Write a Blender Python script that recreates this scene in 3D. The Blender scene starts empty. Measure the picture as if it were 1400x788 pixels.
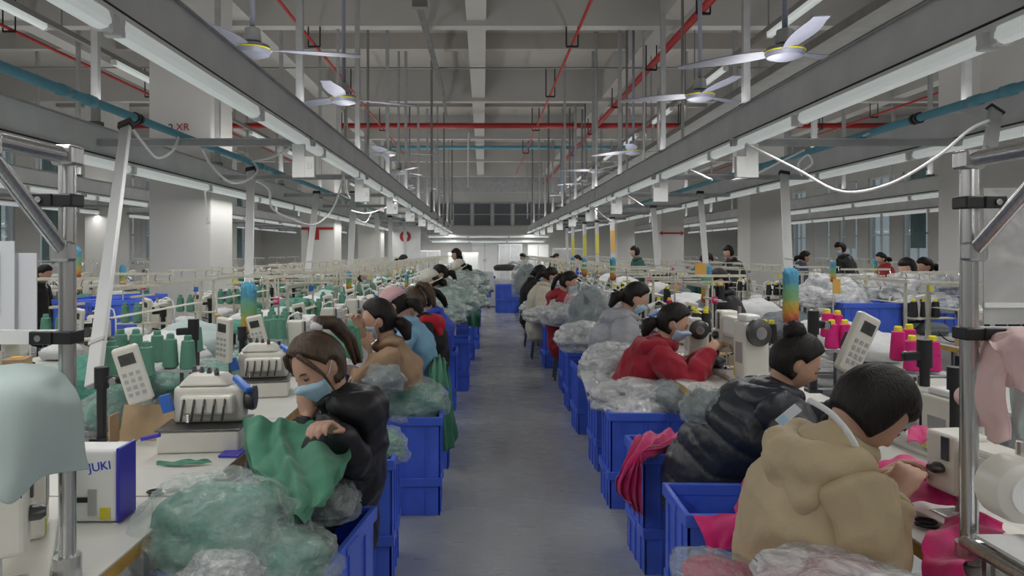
import bpy, math, random
import numpy as np
from mathutils import Vector, Matrix, noise
S = bpy.context.scene
COL = S.collection
PI = math.pi
random.seed(7)
# ---------------------------------------------------------------- camera
CAMH = 1.55
cam = bpy.data.cameras.new('camera'); camo = bpy.data.objects.new('camera', cam); COL.objects.link(camo)
camo.location = (0, 0, CAMH); camo.rotation_euler = (PI/2, 0, 0)
cam.sensor_width = 36; cam.lens = 36*1000/1400; cam.shift_x = 40/1400; cam.shift_y = -50/1400
cam.clip_start = .05; cam.clip_end = 200
S.camera = camo
# ---------------------------------------------------------------- world, lights, exposure
S.view_settings.view_transform = 'Standard'; S.view_settings.look = 'None'
S.view_settings.gamma = 1; S.view_settings.exposure = 0.0; S.view_settings.use_curve_mapping = False
W = bpy.data.worlds.new('world'); S.world = W; W.use_nodes = True
bg = W.node_tree.nodes['Background']; bg.inputs[0].default_value = (.86, .93, 1, 1); bg.inputs[1].default_value = .36
LAMPX = [-8.9, -6.5, -3.2, -1.47, 2.15, 4.02, 7.2, 9.8]
LAMPZ = [0, 0, -.155, 0, 0, 0, 0, 0]
def area(name, loc, sx, sy, watt, up=False, col=(1, .985, .96)):
    l = bpy.data.lights.new(name, 'AREA'); l.shape = 'RECTANGLE'; l.size = sx; l.size_y = sy; l.energy = watt; l.color = col
    o = bpy.data.objects.new(name, l); COL.objects.link(o); o.location = loc
    if up: o.rotation_euler = (PI, 0, 0)
    return o
for i, lx in enumerate(LAMPX):
    if i in (3, 4):
        for j in range(12): area('lamp_line_light', (lx, 4.43+2.85*j, 2.375), .09, 2.1, 14)
        area('lamp_line_light', (lx, -1.1, 2.375), .09, 8, 52)
    else: area('lamp_line_light', (lx, 16, 2.375+LAMPZ[i]), .09, 40, 190)
    area('ceiling_fill_light', (lx, 16, 2.80), .16, 40, 120, True)  # upward fill added above each trunking to brighten the ceiling, no fixture there
for y_ in (33.5, 36.5): area('end_lamp_light', (0, y_, 2.0), 5.4, .09, 60)
for lx in (-5.0, 3.4):
    area('ceiling_lamp_light', (lx, 18, 4.05), .1, 33, 60)
# ---------------------------------------------------------------- helpers
def P(px, py, d): return Vector(((px-660)*d/1000, d, CAMH-(py-344)*d/1000))
def PZ(px, py, z):
    d = (CAMH-z)*1000/(py-344); return Vector(((px-660)*d/1000, d, z))
MATS = {}
def mat(name, col, rough=.5, metal=0, var=0.0, vs=8, bump=0, bs=40, emit=0, alpha=1, spec=.5, sheen=0, trans=0, stretch=None):
    if name in MATS: return MATS[name]
    m = bpy.data.materials.new(name); m.use_nodes = True; nt = m.node_tree; N = nt.nodes; b = N['Principled BSDF']
    b.inputs['Roughness'].default_value = rough; b.inputs['Metallic'].default_value = metal
    b.inputs['Specular IOR Level'].default_value = spec; b.inputs['Alpha'].default_value = alpha
    b.inputs['Base Color'].default_value = (*col, 1)
    if sheen: b.inputs['Sheen Weight'].default_value = sheen
    if trans: b.inputs['Transmission Weight'].default_value = trans
    if emit:
        b.inputs['Emission Color'].default_value = (*col, 1); b.inputs['Emission Strength'].default_value = emit
    if var or bump:
        tc = N.new('ShaderNodeTexCoord'); mp = N.new('ShaderNodeMapping'); nt.links.new(tc.outputs['Object'], mp.inputs[0])
        if stretch: mp.inputs['Scale'].default_value = stretch
    if var:
        n = N.new('ShaderNodeTexNoise'); n.inputs['Scale'].default_value = vs; n.inputs['Detail'].default_value = 5
        nt.links.new(mp.outputs[0], n.inputs[0])
        r = N.new('ShaderNodeMapRange'); r.inputs[1].default_value = .3; r.inputs[2].default_value = .7
        r.inputs[3].default_value = 1-var; r.inputs[4].default_value = 1+var; nt.links.new(n.outputs[0], r.inputs[0])
        mx = N.new('ShaderNodeVectorMath'); mx.operation = 'SCALE'; mx.inputs[0].default_value = col
        nt.links.new(r.outputs[0], mx.inputs['Scale']); nt.links.new(mx.outputs[0], b.inputs['Base Color'])
    if bump:
        n2 = N.new('ShaderNodeTexNoise'); n2.inputs['Scale'].default_value = bs; n2.inputs['Detail'].default_value = 4
        nt.links.new(mp.outputs[0], n2.inputs[0])
        bp = N.new('ShaderNodeBump'); bp.inputs['Strength'].default_value = bump; bp.inputs['Distance'].default_value = .01
        nt.links.new(n2.outputs[0], bp.inputs['Height']); nt.links.new(bp.outputs[0], b.inputs['Normal'])
    MATS[name] = m; return m
class MB:
    def __init__(s): s.v = []; s.f = []
    def add(s, vs, fs):
        k = len(s.v); s.v += [tuple(a) for a in vs]; s.f += [tuple(i+k for i in f) for f in fs]; return s
    def box(s, x0, x1, y0, y1, z0, z1, M=None):
        vs = [Vector((x, y, z)) for x in (x0, x1) for y in (y0, y1) for z in (z0, z1)]
        if M is not None: vs = [M @ v for v in vs]
        return s.add(vs, [(0, 1, 3, 2), (4, 6, 7, 5), (0, 4, 5, 1), (2, 3, 7, 6), (0, 2, 6, 4), (1, 5, 7, 3)])
    def cbox(s, c, sx, sy, sz, M=None):
        return s.box(c[0]-sx/2, c[0]+sx/2, c[1]-sy/2, c[1]+sy/2, c[2]-sz/2, c[2]+sz/2, M)
    def tube(s, pts, r, n=8, side=None, flat=1.0, round_ends=False):
        pts = [Vector(p) for p in pts]; k = len(pts)
        rs = list(r) if isinstance(r, (list, tuple)) else [r]*k
        rings = []
        prev = None
        T = []
        for i in range(k):
            a = pts[max(0, i-1)]; b = pts[min(k-1, i+1)]; t = (b-a)
            T.append(t.normalized() if t.length > 1e-9 else Vector((0, 0, 1)))
        seq = [(pts[i], rs[i], T[i]) for i in range(k)]
        if round_ends:
            def rr(q): return q if not isinstance(q, tuple) else min(q)
            def sc(q, f): return q*f if not isinstance(q, tuple) else (q[0]*f, q[1]*f)
            st = [(pts[0]-T[0]*rr(rs[0])*math.sin(a), sc(rs[0], max(.05, math.cos(a))), T[0]) for a in (1.5, 1.1, .6)]
            en = [(pts[-1]+T[-1]*rr(rs[-1])*math.sin(a), sc(rs[-1], max(.05, math.cos(a))), T[-1]) for a in (.6, 1.1, 1.5)]
            seq = st+seq+en
        vs = []
        for p, rad, t in seq:
            if side is not None: u = Vector(side)
            elif prev is not None: u = prev
            else: u = Vector((0, 0, 1)) if abs(t.z) < .9 else Vector((1, 0, 0))
            u = u-t*u.dot(t)
            if u.length < 1e-6: u = t.orthogonal()
            u.normalize(); w = t.cross(u); prev = u
            ru, rw = rad if isinstance(rad, tuple) else (rad, rad*flat)
            for j in range(n):
                a = 2*PI*j/n; vs.append(p+u*math.cos(a)*ru+w*math.sin(a)*rw)
        m = len(seq); fs = []
        for i in range(m-1):
            for j in range(n):
                fs.append((i*n+j, i*n+(j+1) % n, (i+1)*n+(j+1) % n, (i+1)*n+j))
        fs.append(tuple(range(n-1, -1, -1))); fs.append(tuple((m-1)*n+j for j in range(n)))
        return s.add(vs, fs)
    def bar(s, a, b, w, h=None, up=(0, 0, 1)):
        a = Vector(a); b = Vector(b); h = h or w; t = (b-a).normalized(); u = Vector(up)
        if abs(t.dot(u)) > .98: u = Vector((1, 0, 0))
        l = t.cross(u).normalized(); u = l.cross(t)
        vs = [p+l*x*w/2+u*z*h/2 for p in (a, b) for x, z in ((-1, -1), (1, -1), (1, 1), (-1, 1))]
        return s.add(vs, [(3, 2, 1, 0), (4, 5, 6, 7), (0, 1, 5, 4), (1, 2, 6, 5), (2, 3, 7, 6), (3, 0, 4, 7)])
    def lathe(s, prof, n=16, o=(0, 0, 0), axis='z'):
        vs = []; m = len(prof)
        for r, z in prof:
            for j in range(n):
                a = 2*PI*j/n; x, y = r*math.cos(a), r*math.sin(a)
                q = (x, y, z) if axis == 'z' else ((x, z, y) if axis == 'y' else (z, x, y))
                vs.append((q[0]+o[0], q[1]+o[1], q[2]+o[2]))
        fs = [(i*n+j, i*n+(j+1) % n, (i+1)*n+(j+1) % n, (i+1)*n+j) for i in range(m-1) for j in range(n)]
        fs.append(tuple(range(n-1, -1, -1))); fs.append(tuple((m-1)*n+j for j in range(n)))
        return s.add(vs, fs)
    def ball(s, c, r, n=16, m=10, fn=None):
        c = Vector(c); r = r if isinstance(r, (tuple, list)) else (r, r, r); vs = []
        for i in range(m+1):
            th = PI*i/m
            for j in range(n):
                ph = 2*PI*j/n; d = Vector((math.sin(th)*math.cos(ph), math.sin(th)*math.sin(ph), math.cos(th)))
                q = Vector((d.x*r[0], d.y*r[1], d.z*r[2]))
                if fn: q = fn(d, q)
                vs.append(c+q)
        fs = [(i*n+j, (i+1)*n+j, (i+1)*n+(j+1) % n, i*n+(j+1) % n) for i in range(m) for j in range(n)]
        return s.add(vs, fs)
    def mesh(s, name='m'):
        me = bpy.data.meshes.new(name); me.from_pydata(s.v, [], s.f); me.validate(); me.update(); return me
    def build(s, name, m, parent=None, smooth=False, bevel=0, seg=2, **tags):
        return mk(name, s.mesh(name), m, parent, smooth, bevel, seg, **tags)
def fixn(me):
    import bmesh
    b = bmesh.new(); b.from_mesh(me); bmesh.ops.remove_doubles(b, verts=b.verts, dist=1e-5)
    bmesh.ops.recalc_face_normals(b, faces=b.faces); b.to_mesh(me); b.free()
def mk(name, me, m, parent=None, smooth=False, bevel=0, seg=2, label=None, cat=None, group=None, kind=None):
    fixn(me)
    o = bpy.data.objects.new(name, me); COL.objects.link(o)
    if m: me.materials.append(m)
    if smooth:
        for p in me.polygons: p.use_smooth = True
        if smooth == 'auto':
            me.set_sharp_from_angle(angle=.7)
    if bevel:
        b = o.modifiers.new('b', 'BEVEL'); b.width = bevel; b.segments = seg; b.limit_method = 'ANGLE'; b.angle_limit = .6
    if parent: o.parent = parent
    tag(o, label, cat, group, kind); return o
def tag(o, label=None, cat=None, group=None, kind=None):
    if label: o['label'] = label
    if cat: o['category'] = cat
    if group: o['group'] = group
    if kind: o['kind'] = kind
    return o
def thing(name, label, cat, loc=(0, 0, 0), rz=0, group=None):
    o = bpy.data.objects.new(name, None); COL.objects.link(o); o.location = loc; o.rotation_euler = (0, 0, rz)
    o.empty_display_size = .05
    return tag(o, label, cat, group)
KIDS = {}
def copytree(src, loc=None, rz=None, label=None, group=None, scale=None, parent=None, kids=None):
    c = src.copy(); COL.objects.link(c)
    if parent is not None: c.parent = parent
    if loc is not None: c.location = loc
    if rz is not None: c.rotation_euler = (0, 0, rz) if not isinstance(rz, tuple) else rz
    if scale is not None: c.scale = scale if isinstance(scale, tuple) else (scale,)*3
    if label: c['label'] = label
    if group: c['group'] = group
    for ch in kids_of(src): copytree(ch, parent=c)
    return c
def kids_of(o):
    if o.name not in KIDS: KIDS[o.name] = list(o.children)
    return KIDS[o.name]
class Proto:
    """first use places the prototype itself, later uses copy it"""
    def __init__(s, root): s.r = root; s.used = False
    def put(s, loc, rz=0, label=None, group=None, scale=None):
        kids_of(s.r)
        if not s.used:
            s.used = True; o = s.r; o.location = loc; o.rotation_euler = (0, 0, rz) if not isinstance(rz, tuple) else rz
            if scale is not None: o.scale = scale if isinstance(scale, tuple) else (scale,)*3
            tag(o, label, None, group); return o
        return copytree(s.r, loc, rz, label, group, scale)
ONES = 'first second third fourth fifth sixth seventh eighth ninth tenth eleventh twelfth thirteenth fourteenth fifteenth sixteenth seventeenth eighteenth nineteenth twentieth'.split()
def nth(i):
    return ONES[i] if i < 20 else ('twenty-' if i < 29 else 'thirty-')+ONES[(i-20) % 10] if i != 29 else 'thirtieth'
def text(body, m, parent, size, M, name='lettering', depth=.0006):
    c = bpy.data.curves.new(name, 'FONT'); c.body = body; c.size = size; c.extrude = depth; c.align_x = 'CENTER'; c.align_y = 'CENTER'
    q = bpy.data.objects.new('t', c); WORK.collection.objects.link(q); me = evaluated(q); bpy.data.objects.remove(q)
    me.materials.clear(); me.materials.append(m)
    o = bpy.data.objects.new(name, me); COL.objects.link(o); o.parent = parent; o.matrix_local = M
    return o
def fbm(p, oct=3):
    v = 0; a = 1
    for i in range(oct): v += a*noise.noise(p); p = p*2.03; a *= .5
    return v
def ridge(p): return 1-abs(noise.noise(p))*2
WORK = bpy.data.scenes.new('workbench')
def evaluated(o):
    vl = WORK.view_layers[0]; vl.update(); dg = vl.depsgraph; return bpy.data.meshes.new_from_object(o.evaluated_get(dg), depsgraph=dg)
def remesh(me, vox):
    o = bpy.data.objects.new('tmp', me); WORK.collection.objects.link(o)
    md = o.modifiers.new('r', 'REMESH'); md.mode = 'VOXEL'; md.voxel_size = vox
    sm = o.modifiers.new('s', 'SMOOTH'); sm.iterations = 2; sm.factor = .5
    r = evaluated(o)
    bpy.data.objects.remove(o); return r
def displace(me, fn):
    n = len(me.vertices); co = np.empty(n*3); me.vertices.foreach_get('co', co); no = np.empty(n*3); me.vertices.foreach_get('normal', no)
    co = co.reshape(-1, 3); no = no.reshape(-1, 3); d = np.array([fn(Vector(p), Vector(q)) for p, q in zip(co, no)])
    co += no*d[:, None]; me.vertices.foreach_set('co', co.ravel()); me.update()
def crom(a, b, c, d, t): return .5*((2*b)+(c-a)*t+(2*a-5*b+4*c-d)*t*t+(3*b-a-3*c+d)*t**3)
def drape(rows, nu=40, nv=30, fold=.006, ff=14, fdir='v', seed=0, th=.002, wr=.004):
    """a cloth surface through a lattice of points, with folds and wrinkles, closed to a real thickness"""
    R = [[Vector(p) for p in r] for r in rows]
    def ev(line, t):
        k = len(line)-1; x = min(t*k, k-1e-6); i = int(x); f = x-i
        g = lambda j: line[max(0, min(k, j))]
        return crom(g(i-1), g(i), g(i+1), g(i+2), f)
    mid = [[ev(r, i/nu) for r in R] for i in range(nu+1)]
    pts = [[ev(m_, j/nv) for j in range(nv+1)] for m_ in mid]
    def nrm(i, j):
        a = pts[min(nu, i+1)][j]-pts[max(0, i-1)][j]; b = pts[i][min(nv, j+1)]-pts[i][max(0, j-1)]
        c = a.cross(b); return c.normalized() if c.length > 1e-9 else Vector((0, 0, 1))
    top = []; bot = []
    for i in range(nu+1):
        for j in range(nv+1):
            n = nrm(i, j); t = i/nu if fdir == 'v' else j/nv; q = j/nv if fdir == 'v' else i/nu
            p = pts[i][j]
            h = fold*math.sin(ff*t+2.5*noise.noise(Vector((t*3, q*2, seed))))*(.5+.5*q)+wr*fbm(p*9+Vector((seed, 0, 0)), 3)+wr*.8*ridge(Vector((p.x*14, p.y*6, p.z*8+seed)))
            top.append(p+n*(h+th)); bot.append(p+n*h)
    N = (nu+1)*(nv+1); fs = []
    for i in range(nu):
        for j in range(nv):
            a = i*(nv+1)+j; b = a+1; c = a+nv+2; d = a+nv+1
            fs.append((a, b, c, d)); fs.append((a+N, d+N, c+N, b+N))
    ed = [i*(nv+1) for i in range(nu+1)]; e2 = [i*(nv+1)+nv for i in range(nu+1)]
    for L in (ed, e2, list(range(nv+1)), [nu*(nv+1)+j for j in range(nv+1)]):
        for a, b in zip(L, L[1:]): fs.append((a, b, b+N, a+N))
    m = MB(); m.add(top+bot, fs); return m
# ---------------------------------------------------------------- materials
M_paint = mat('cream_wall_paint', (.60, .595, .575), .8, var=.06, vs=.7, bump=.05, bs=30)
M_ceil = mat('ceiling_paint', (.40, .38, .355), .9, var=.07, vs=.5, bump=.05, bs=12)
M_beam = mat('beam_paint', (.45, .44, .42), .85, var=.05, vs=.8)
M_grey = mat('galvanised_grey', (.42, .43, .44), .45, .35, var=.12, vs=6)
M_trunk = mat('trunking_grey', (.70, .72, .73), .4, .2, var=.08, vs=3)
M_dgrey = mat('dark_tray', (.16, .16, .155), .6, .2, var=.15, vs=5)
M_white = mat('white_plastic', (.78, .79, .78), .35, var=.03, vs=5)
M_lamp = mat('lamp_diffuser', (.93, 1.0, .985), .4, emit=.20)
M_black = mat('black_plastic', (.015, .016, .018), .4)
M_cable = mat('black_cable', (.012, .012, .012), .5)
M_duct = mat('duct_grey', (.56, .57, .57), .4, var=.05, vs=4)
M_red = mat('red_pipe', (.38, .022, .022), .45, var=.15, vs=4)
M_blue = mat('blue_pipe', (.13, .37, .47), .35, var=.1, vs=3)
M_chrome = mat('brushed_tube', (.55, .55, .55), .3, .95, var=.12, vs=4, stretch=(30, 30, .6))
M_cream = mat('machine_enamel', (.68, .665, .60), .3, var=.05, vs=9)
M_cream2 = mat('aged_enamel', (.55, .53, .45), .4, var=.1, vs=12)
M_dmetal = mat('dark_steel', (.12, .12, .12), .35, .8, var=.2, vs=20)
M_steel = mat('bright_steel', (.62, .62, .62), .22, .95)
M_top = mat('laminate_top', (.60, .60, .56), .35, var=.06, vs=5, bump=.03, bs=60)
M_edge = mat('yellow_ply_edge', (.50, .30, .07), .5, var=.35, vs=22, stretch=(1, .3, 1))
M_cblue = mat('crate_blue', (.07, .15, .72), .38, var=.16, vs=5, bump=.06, bs=25)
M_purple = mat('violet_blue_trim', (.05, .035, .45), .35)
M_jblue = mat('logo_blue', (.01, .05, .55), .4)
M_yellow = mat('yellow_sticker', (.62, .58, .04), .5)
M_card = mat('cardboard', (.42, .30, .18), .8, var=.12, vs=14)
M_teal = mat('teal_curtain', (.17, .26, .27), .8, var=.2, vs=3)
M_skin = mat('skin', (.52, .31, .22), .5, var=.08, vs=14, bump=.05, bs=90)
M_hair = mat('dark_hair', (.010, .008, .007), .48, spec=.28, var=.4, vs=30, bump=.5, bs=60, stretch=(3, 3, .5))
M_brown = mat('brown_hair', (.065, .036, .018), .45, var=.5, vs=30, bump=.5, bs=60, stretch=(3, 3, .5))
M_mask = mat('mask_blue', (.42, .62, .78), .75, bump=.25, bs=30, stretch=(1, 1, 12))
M_eye = mat('eye_dark', (.02, .015, .012), .3)
M_greencl = mat('green_fabric', (.055, .22, .135), .8, var=.12, vs=7, bump=.12, bs=120, sheen=.2)
M_mintcl = mat('pale_mint_fabric', (.45, .55, .54), .8, var=.05, vs=6, bump=.08, bs=150)
M_pinkcl = mat('pale_pink_fabric', (.74, .52, .51), .8, var=.05, vs=6, bump=.08, bs=150)
M_mag = mat('magenta_fabric', (.60, .008, .16), .75, var=.15, vs=8, bump=.12, bs=120, sheen=.3)
M_magt = mat('magenta_thread', (.66, .006, .19), .6, bump=.5, bs=60, stretch=(.2, .2, 8))
M_greent = mat('green_thread', (.11, .29, .21), .6, bump=.5, bs=60, stretch=(.2, .2, 8))
M_blackt = mat('black_thread', (.012, .012, .014), .55, bump=.5, bs=60, stretch=(.2, .2, 8))
M_tip = mat('yellow_cone_tip', (.72, .66, .03), .4)
M_whitecl = mat('white_fabric', (.66, .67, .68), .8, var=.06, vs=6, bump=.1, bs=60)
M_greycl = mat('grey_padding', (.34, .36, .38), .7, var=.12, vs=6, bump=.1, bs=60)
M_paper = mat('white_paper', (.70, .72, .76), .7)
M_denim = mat('dark_trousers', (.02, .022, .03), .8)
def film_mat(name, col, base, rough=.22):
    m = bpy.data.materials.new(name); m.use_nodes = True; nt = m.node_tree; N = nt.nodes; b = N['Principled BSDF']
    b.inputs['Base Color'].default_value = (*col, 1); b.inputs['Roughness'].default_value = rough; b.inputs['Specular IOR Level'].default_value = .9
    tc = N.new('ShaderNodeTexCoord'); n = N.new('ShaderNodeTexNoise'); n.inputs['Scale'].default_value = 1.6; n.inputs['Detail'].default_value = 3; n.inputs['Distortion'].default_value = 1.8
    nt.links.new(tc.outputs['Object'], n.inputs[0])
    r = N.new('ShaderNodeMapRange'); r.inputs[1].default_value = .35; r.inputs[2].default_value = .68; r.inputs[3].default_value = base*.65; r.inputs[4].default_value = min(1, base*1.4)
    nt.links.new(n.outputs[0], r.inputs[0]); nt.links.new(r.outputs[0], b.inputs['Alpha'])
    bp = N.new('ShaderNodeBump'); bp.inputs['Strength'].default_value = .55; bp.inputs['Distance'].default_value = .03
    n2 = N.new('ShaderNodeTexNoise'); n2.inputs['Scale'].default_value = 3.2; n2.inputs['Detail'].default_value = 2.5; n2.inputs['Distortion'].default_value = 2.2
    nt.links.new(tc.outputs['Object'], n2.inputs[0]); nt.links.new(n2.outputs[0], bp.inputs['Height']); nt.links.new(bp.outputs[0], b.inputs['Normal'])
    MATS[name] = m; return m
M_film = film_mat('clear_plastic_film', (.62, .72, .70), .30)
M_film2 = film_mat('milky_plastic_film', (.72, .74, .75), .66)
M_filmg = film_mat('pale_green_film', (.50, .60, .56), .72)
def glass_mat():
    m = bpy.data.materials.new('window_glass'); m.use_nodes = True; nt = m.node_tree; N = nt.nodes
    for x in list(N): N.remove(x)
    o = N.new('ShaderNodeOutputMaterial'); t = N.new('ShaderNodeBsdfTransparent'); t.inputs[0].default_value = (.8, .85, .86, 1)
    g = N.new('ShaderNodeBsdfGlossy'); g.inputs['Roughness'].default_value = .05; mx = N.new('ShaderNodeMixShader'); mx.inputs[0].default_value = .1
    nt.links.new(t.outputs[0], mx.inputs[1]); nt.links.new(g.outputs[0], mx.inputs[2]); nt.links.new(mx.outputs[0], o.inputs[0]); return m
M_glass = glass_mat()
def floor_mat():
    m = bpy.data.materials.new('grey_epoxy_floor'); m.use_nodes = True; nt = m.node_tree; N = nt.nodes; b = N['Principled BSDF']
    tc = N.new('ShaderNodeTexCoord'); mp = N.new('ShaderNodeMapping'); mp.inputs['Scale'].default_value = (1, .35, 1)
    nt.links.new(tc.outputs['Object'], mp.inputs[0])
    n = N.new('ShaderNodeTexNoise'); n.inputs['Scale'].default_value = 1.6; n.inputs['Detail'].default_value = 7; nt.links.new(mp.outputs[0], n.inputs[0])
    cr = N.new('ShaderNodeValToRGB'); cr.color_ramp.elements[0].position = .3; cr.color_ramp.elements[1].position = .72
    cr.color_ramp.elements[0].color = (.31, .33, .345, 1); cr.color_ramp.elements[1].color = (.41, .43, .445, 1)
    nt.links.new(n.outputs[0], cr.inputs[0]); nt.links.new(cr.outputs[0], b.inputs['Base Color'])
    mp2 = N.new('ShaderNodeMapping'); mp2.inputs['Scale'].default_value = (.8, 2.6, 1); nt.links.new(tc.outputs['Object'], mp2.inputs[0])
    n2 = N.new('ShaderNodeTexNoise'); n2.inputs['Scale'].default_value = 2.4; n2.inputs['Detail'].default_value = 6; nt.links.new(mp2.outputs[0], n2.inputs[0])
    r = N.new('ShaderNodeMapRange'); r.inputs[1].default_value = .35; r.inputs[2].default_value = .65; r.inputs[3].default_value = .24; r.inputs[4].default_value = .31
    nt.links.new(n2.outputs[0], r.inputs[0]); nt.links.new(r.outputs[0], b.inputs['Roughness'])
    bp = N.new('ShaderNodeBump'); bp.inputs['Strength'].default_value = .05; bp.inputs['Distance'].default_value = .01
    nt.links.new(n2.outputs[0], bp.inputs['Height']); nt.links.new(bp.outputs[0], b.inputs['Normal'])
    return m
def rainbow_mat():
    m = bpy.data.materials.new('rainbow_fluff'); m.use_nodes = True; nt = m.node_tree; N = nt.nodes; b = N['Principled BSDF']; b.inputs['Roughness'].default_value = .9
    tc = N.new('ShaderNodeTexCoord'); sp = N.new('ShaderNodeSeparateXYZ'); nt.links.new(tc.outputs['Generated'], sp.inputs[0])
    n = N.new('ShaderNodeTexNoise'); n.inputs['Scale'].default_value = 9; nt.links.new(tc.outputs['Object'], n.inputs[0])
    ad = N.new('ShaderNodeMath'); ad.operation = 'MULTIPLY_ADD'; ad.inputs[1].default_value = .14; nt.links.new(n.outputs[0], ad.inputs[0]); nt.links.new(sp.outputs[2], ad.inputs[2])
    cr = N.new('ShaderNodeValToRGB'); e = cr.color_ramp.elements; e[0].position = .05; e[0].color = (.40, .06, .06, 1); e[1].position = 1; e[1].color = (.08, .30, .45, 1)
    for p, c in ((.20, (.50, .12, .06, 1)), (.34, (.52, .30, .05, 1)), (.46, (.46, .38, .08, 1)), (.54, (.20, .36, .16, 1)), (.70, (.15, .36, .24, 1)), (.8, (.08, .28, .42, 1))):
        q = e.new(p); q.color = c
    nt.links.new(ad.outputs[0], cr.inputs[0]); nt.links.new(cr.outputs[0], b.inputs['Base Color']); return m
M_rain = rainbow_mat()
# ---------------------------------------------------------------- shell
XL, XR, Y0, Y1, ZC = -11.5, 13.2, -6, 38, 5.75
struct = lambda m, n, mt, parent=None, **k: m.build(n, mt, parent, kind='structure' if parent is None else None, **k)
struct(MB().box(XL-.2, XR+.2, Y0-.2, Y1+.2, -.12, 0), 'floor', floor_mat())
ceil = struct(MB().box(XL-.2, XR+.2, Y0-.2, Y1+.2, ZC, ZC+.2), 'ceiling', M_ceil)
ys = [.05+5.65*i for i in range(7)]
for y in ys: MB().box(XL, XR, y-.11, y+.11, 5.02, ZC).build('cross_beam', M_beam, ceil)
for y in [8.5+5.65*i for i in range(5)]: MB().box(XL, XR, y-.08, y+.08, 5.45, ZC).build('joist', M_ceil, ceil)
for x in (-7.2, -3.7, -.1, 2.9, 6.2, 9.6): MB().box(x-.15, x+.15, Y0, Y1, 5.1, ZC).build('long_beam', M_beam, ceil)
def wall_with_windows(name, X, sgn, wins, thick=.25):
    m = MB(); x0, x1 = (X-thick, X) if sgn > 0 else (X, X+thick)
    z0, z1 = 1.15, 4.05; y = Y0
    for a, b in wins:
        m.box(x0, x1, y, a, 0, ZC); m.box(x0, x1, a, b, 0, z0); m.box(x0, x1, a, b, z1, ZC); y = b
    m.box(x0, x1, y, Y1, 0, ZC)
    struct(m, name, M_paint)
winL = [(9.0+2.5*i, 10.5+2.5*i) for i in range(11)]
winR = [(17.6+2.05*i, 18.9+2.05*i) for i in range(9)]
wall_with_windows('wall_left', XL, 1, winL); wall_with_windows('wall_right', XR, -1, winR)
def window(i, X, a, b, z0=1.15, z1=4.05, curtain=True):
    w = thing('window_%d' % i, None, None); w['kind'] = 'structure'
    f = MB()
    for y in (a, b): f.box(X-.05, X+.05, y-.03, y+.03, z0, z1)
    f.box(X-.05, X+.05, a, b, z0, z0+.06); f.box(X-.05, X+.05, a, b, z1-.06, z1)
    f.build('frame', M_white, w)
    for z in (2.1, 3.1): MB().box(X-.03, X+.03, a, b, z-.025, z+.025).build('transom', M_white, w)
    MB().box(X-.03, X+.03, (a+b)/2-.025, (a+b)/2+.025, z0, z1).build('mullion', M_white, w)
    zz = [z0, 2.1, 3.1, z1]; yy = [a, (a+b)/2, b]
    for q in range(3):
        for r in range(2):
            MB().box(X-.004, X+.004, yy[r], yy[r+1], zz[q], zz[q+1]).build('pane', M_glass, w)
    if curtain:
        s = 1 if X < 0 else -1; c = MB(); k = 0
        y = a+.05; pts = []
        wdt = (b-a)*random.choice((.5, .9, .6)); n = 26
        for j in range(n): pts.append((X+s*(.12+.03*math.sin(j*1.9)), y+wdt*j/n))
        zt = z1-.02; zb = z0+random.choice((.0, .1, .5))
        vs = [(p[0], p[1], z) for z in (zb, zt) for p in pts]+[(p[0]+.006*s, p[1], z) for z in (zb, zt) for p in pts]
        fs = []
        for j in range(n-1):
            fs += [(j, j+1, n+j+1, n+j), (2*n+j, 3*n+j, 3*n+j+1, 2*n+j+1)]
        c.add(vs, fs); c.build('curtain', M_teal if random.random() < (.75 if X < 0 else .3) else M_whitecl, w, smooth=True)
k = 1
for a, b in winL: window(k, XL-.1, a, b); k += 1
for a, b in winR: window(k, XR+.1, a, b, curtain=(k % 3 != 0)); k += 1
struct(MB().box(XL, XR, Y0-.25, Y0, 0, ZC), 'wall_front', M_paint)
# back wall, with a band of grey panes
bw = MB(); bx = [(-2.6+1.05*i, -1.65+1.05*i) for i in range(8)]
bw.box(XL, -2.6, Y1, Y1+.25, 0, ZC); bw.box(5.7, XR, Y1, Y1+.25, 0, ZC); bw.box(-2.6, 5.7, Y1, Y1+.25, 0, 2.85); bw.box(-2.6, 5.7, Y1, Y1+.25, 4.1, ZC)
for i in range(8): bw.box(bx[i][1], (bx[i+1][0] if i < 7 else 5.7), Y1, Y1+.25, 2.85, 4.1)
struct(bw, 'wall_back', M_paint)
M_smoke = mat('smoked_pane', (.13, .14, .15), .2)
for a, b in bx:
    w = thing('window_%d' % k, None, None); w['kind'] = 'structure'; k += 1
    f = MB(); f.box(a, b, Y1-.02, Y1+.05, 2.85, 2.92); f.box(a, b, Y1-.02, Y1+.05, 4.03, 4.1); f.box(a, a+.06, Y1-.02, Y1+.05, 2.85, 4.1); f.box(b-.06, b, Y1-.02, Y1+.05, 2.85, 4.1); f.build('frame', M_grey, w)
    for z in (2.92, 3.5): MB().box(a+.06, b-.06, Y1+.03, Y1+.05, z, z+.53).build('pane', M_smoke, w)
    MB().box(a, b, Y1, Y1+.05, 3.45, 3.5).build('transom', M_grey, w)
# grey soffit above the panes
struct(MB().box(-6, 9, Y1-3.6, Y1-3.3, 4.35, ZC), 'trim_1', M_grey)
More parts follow.
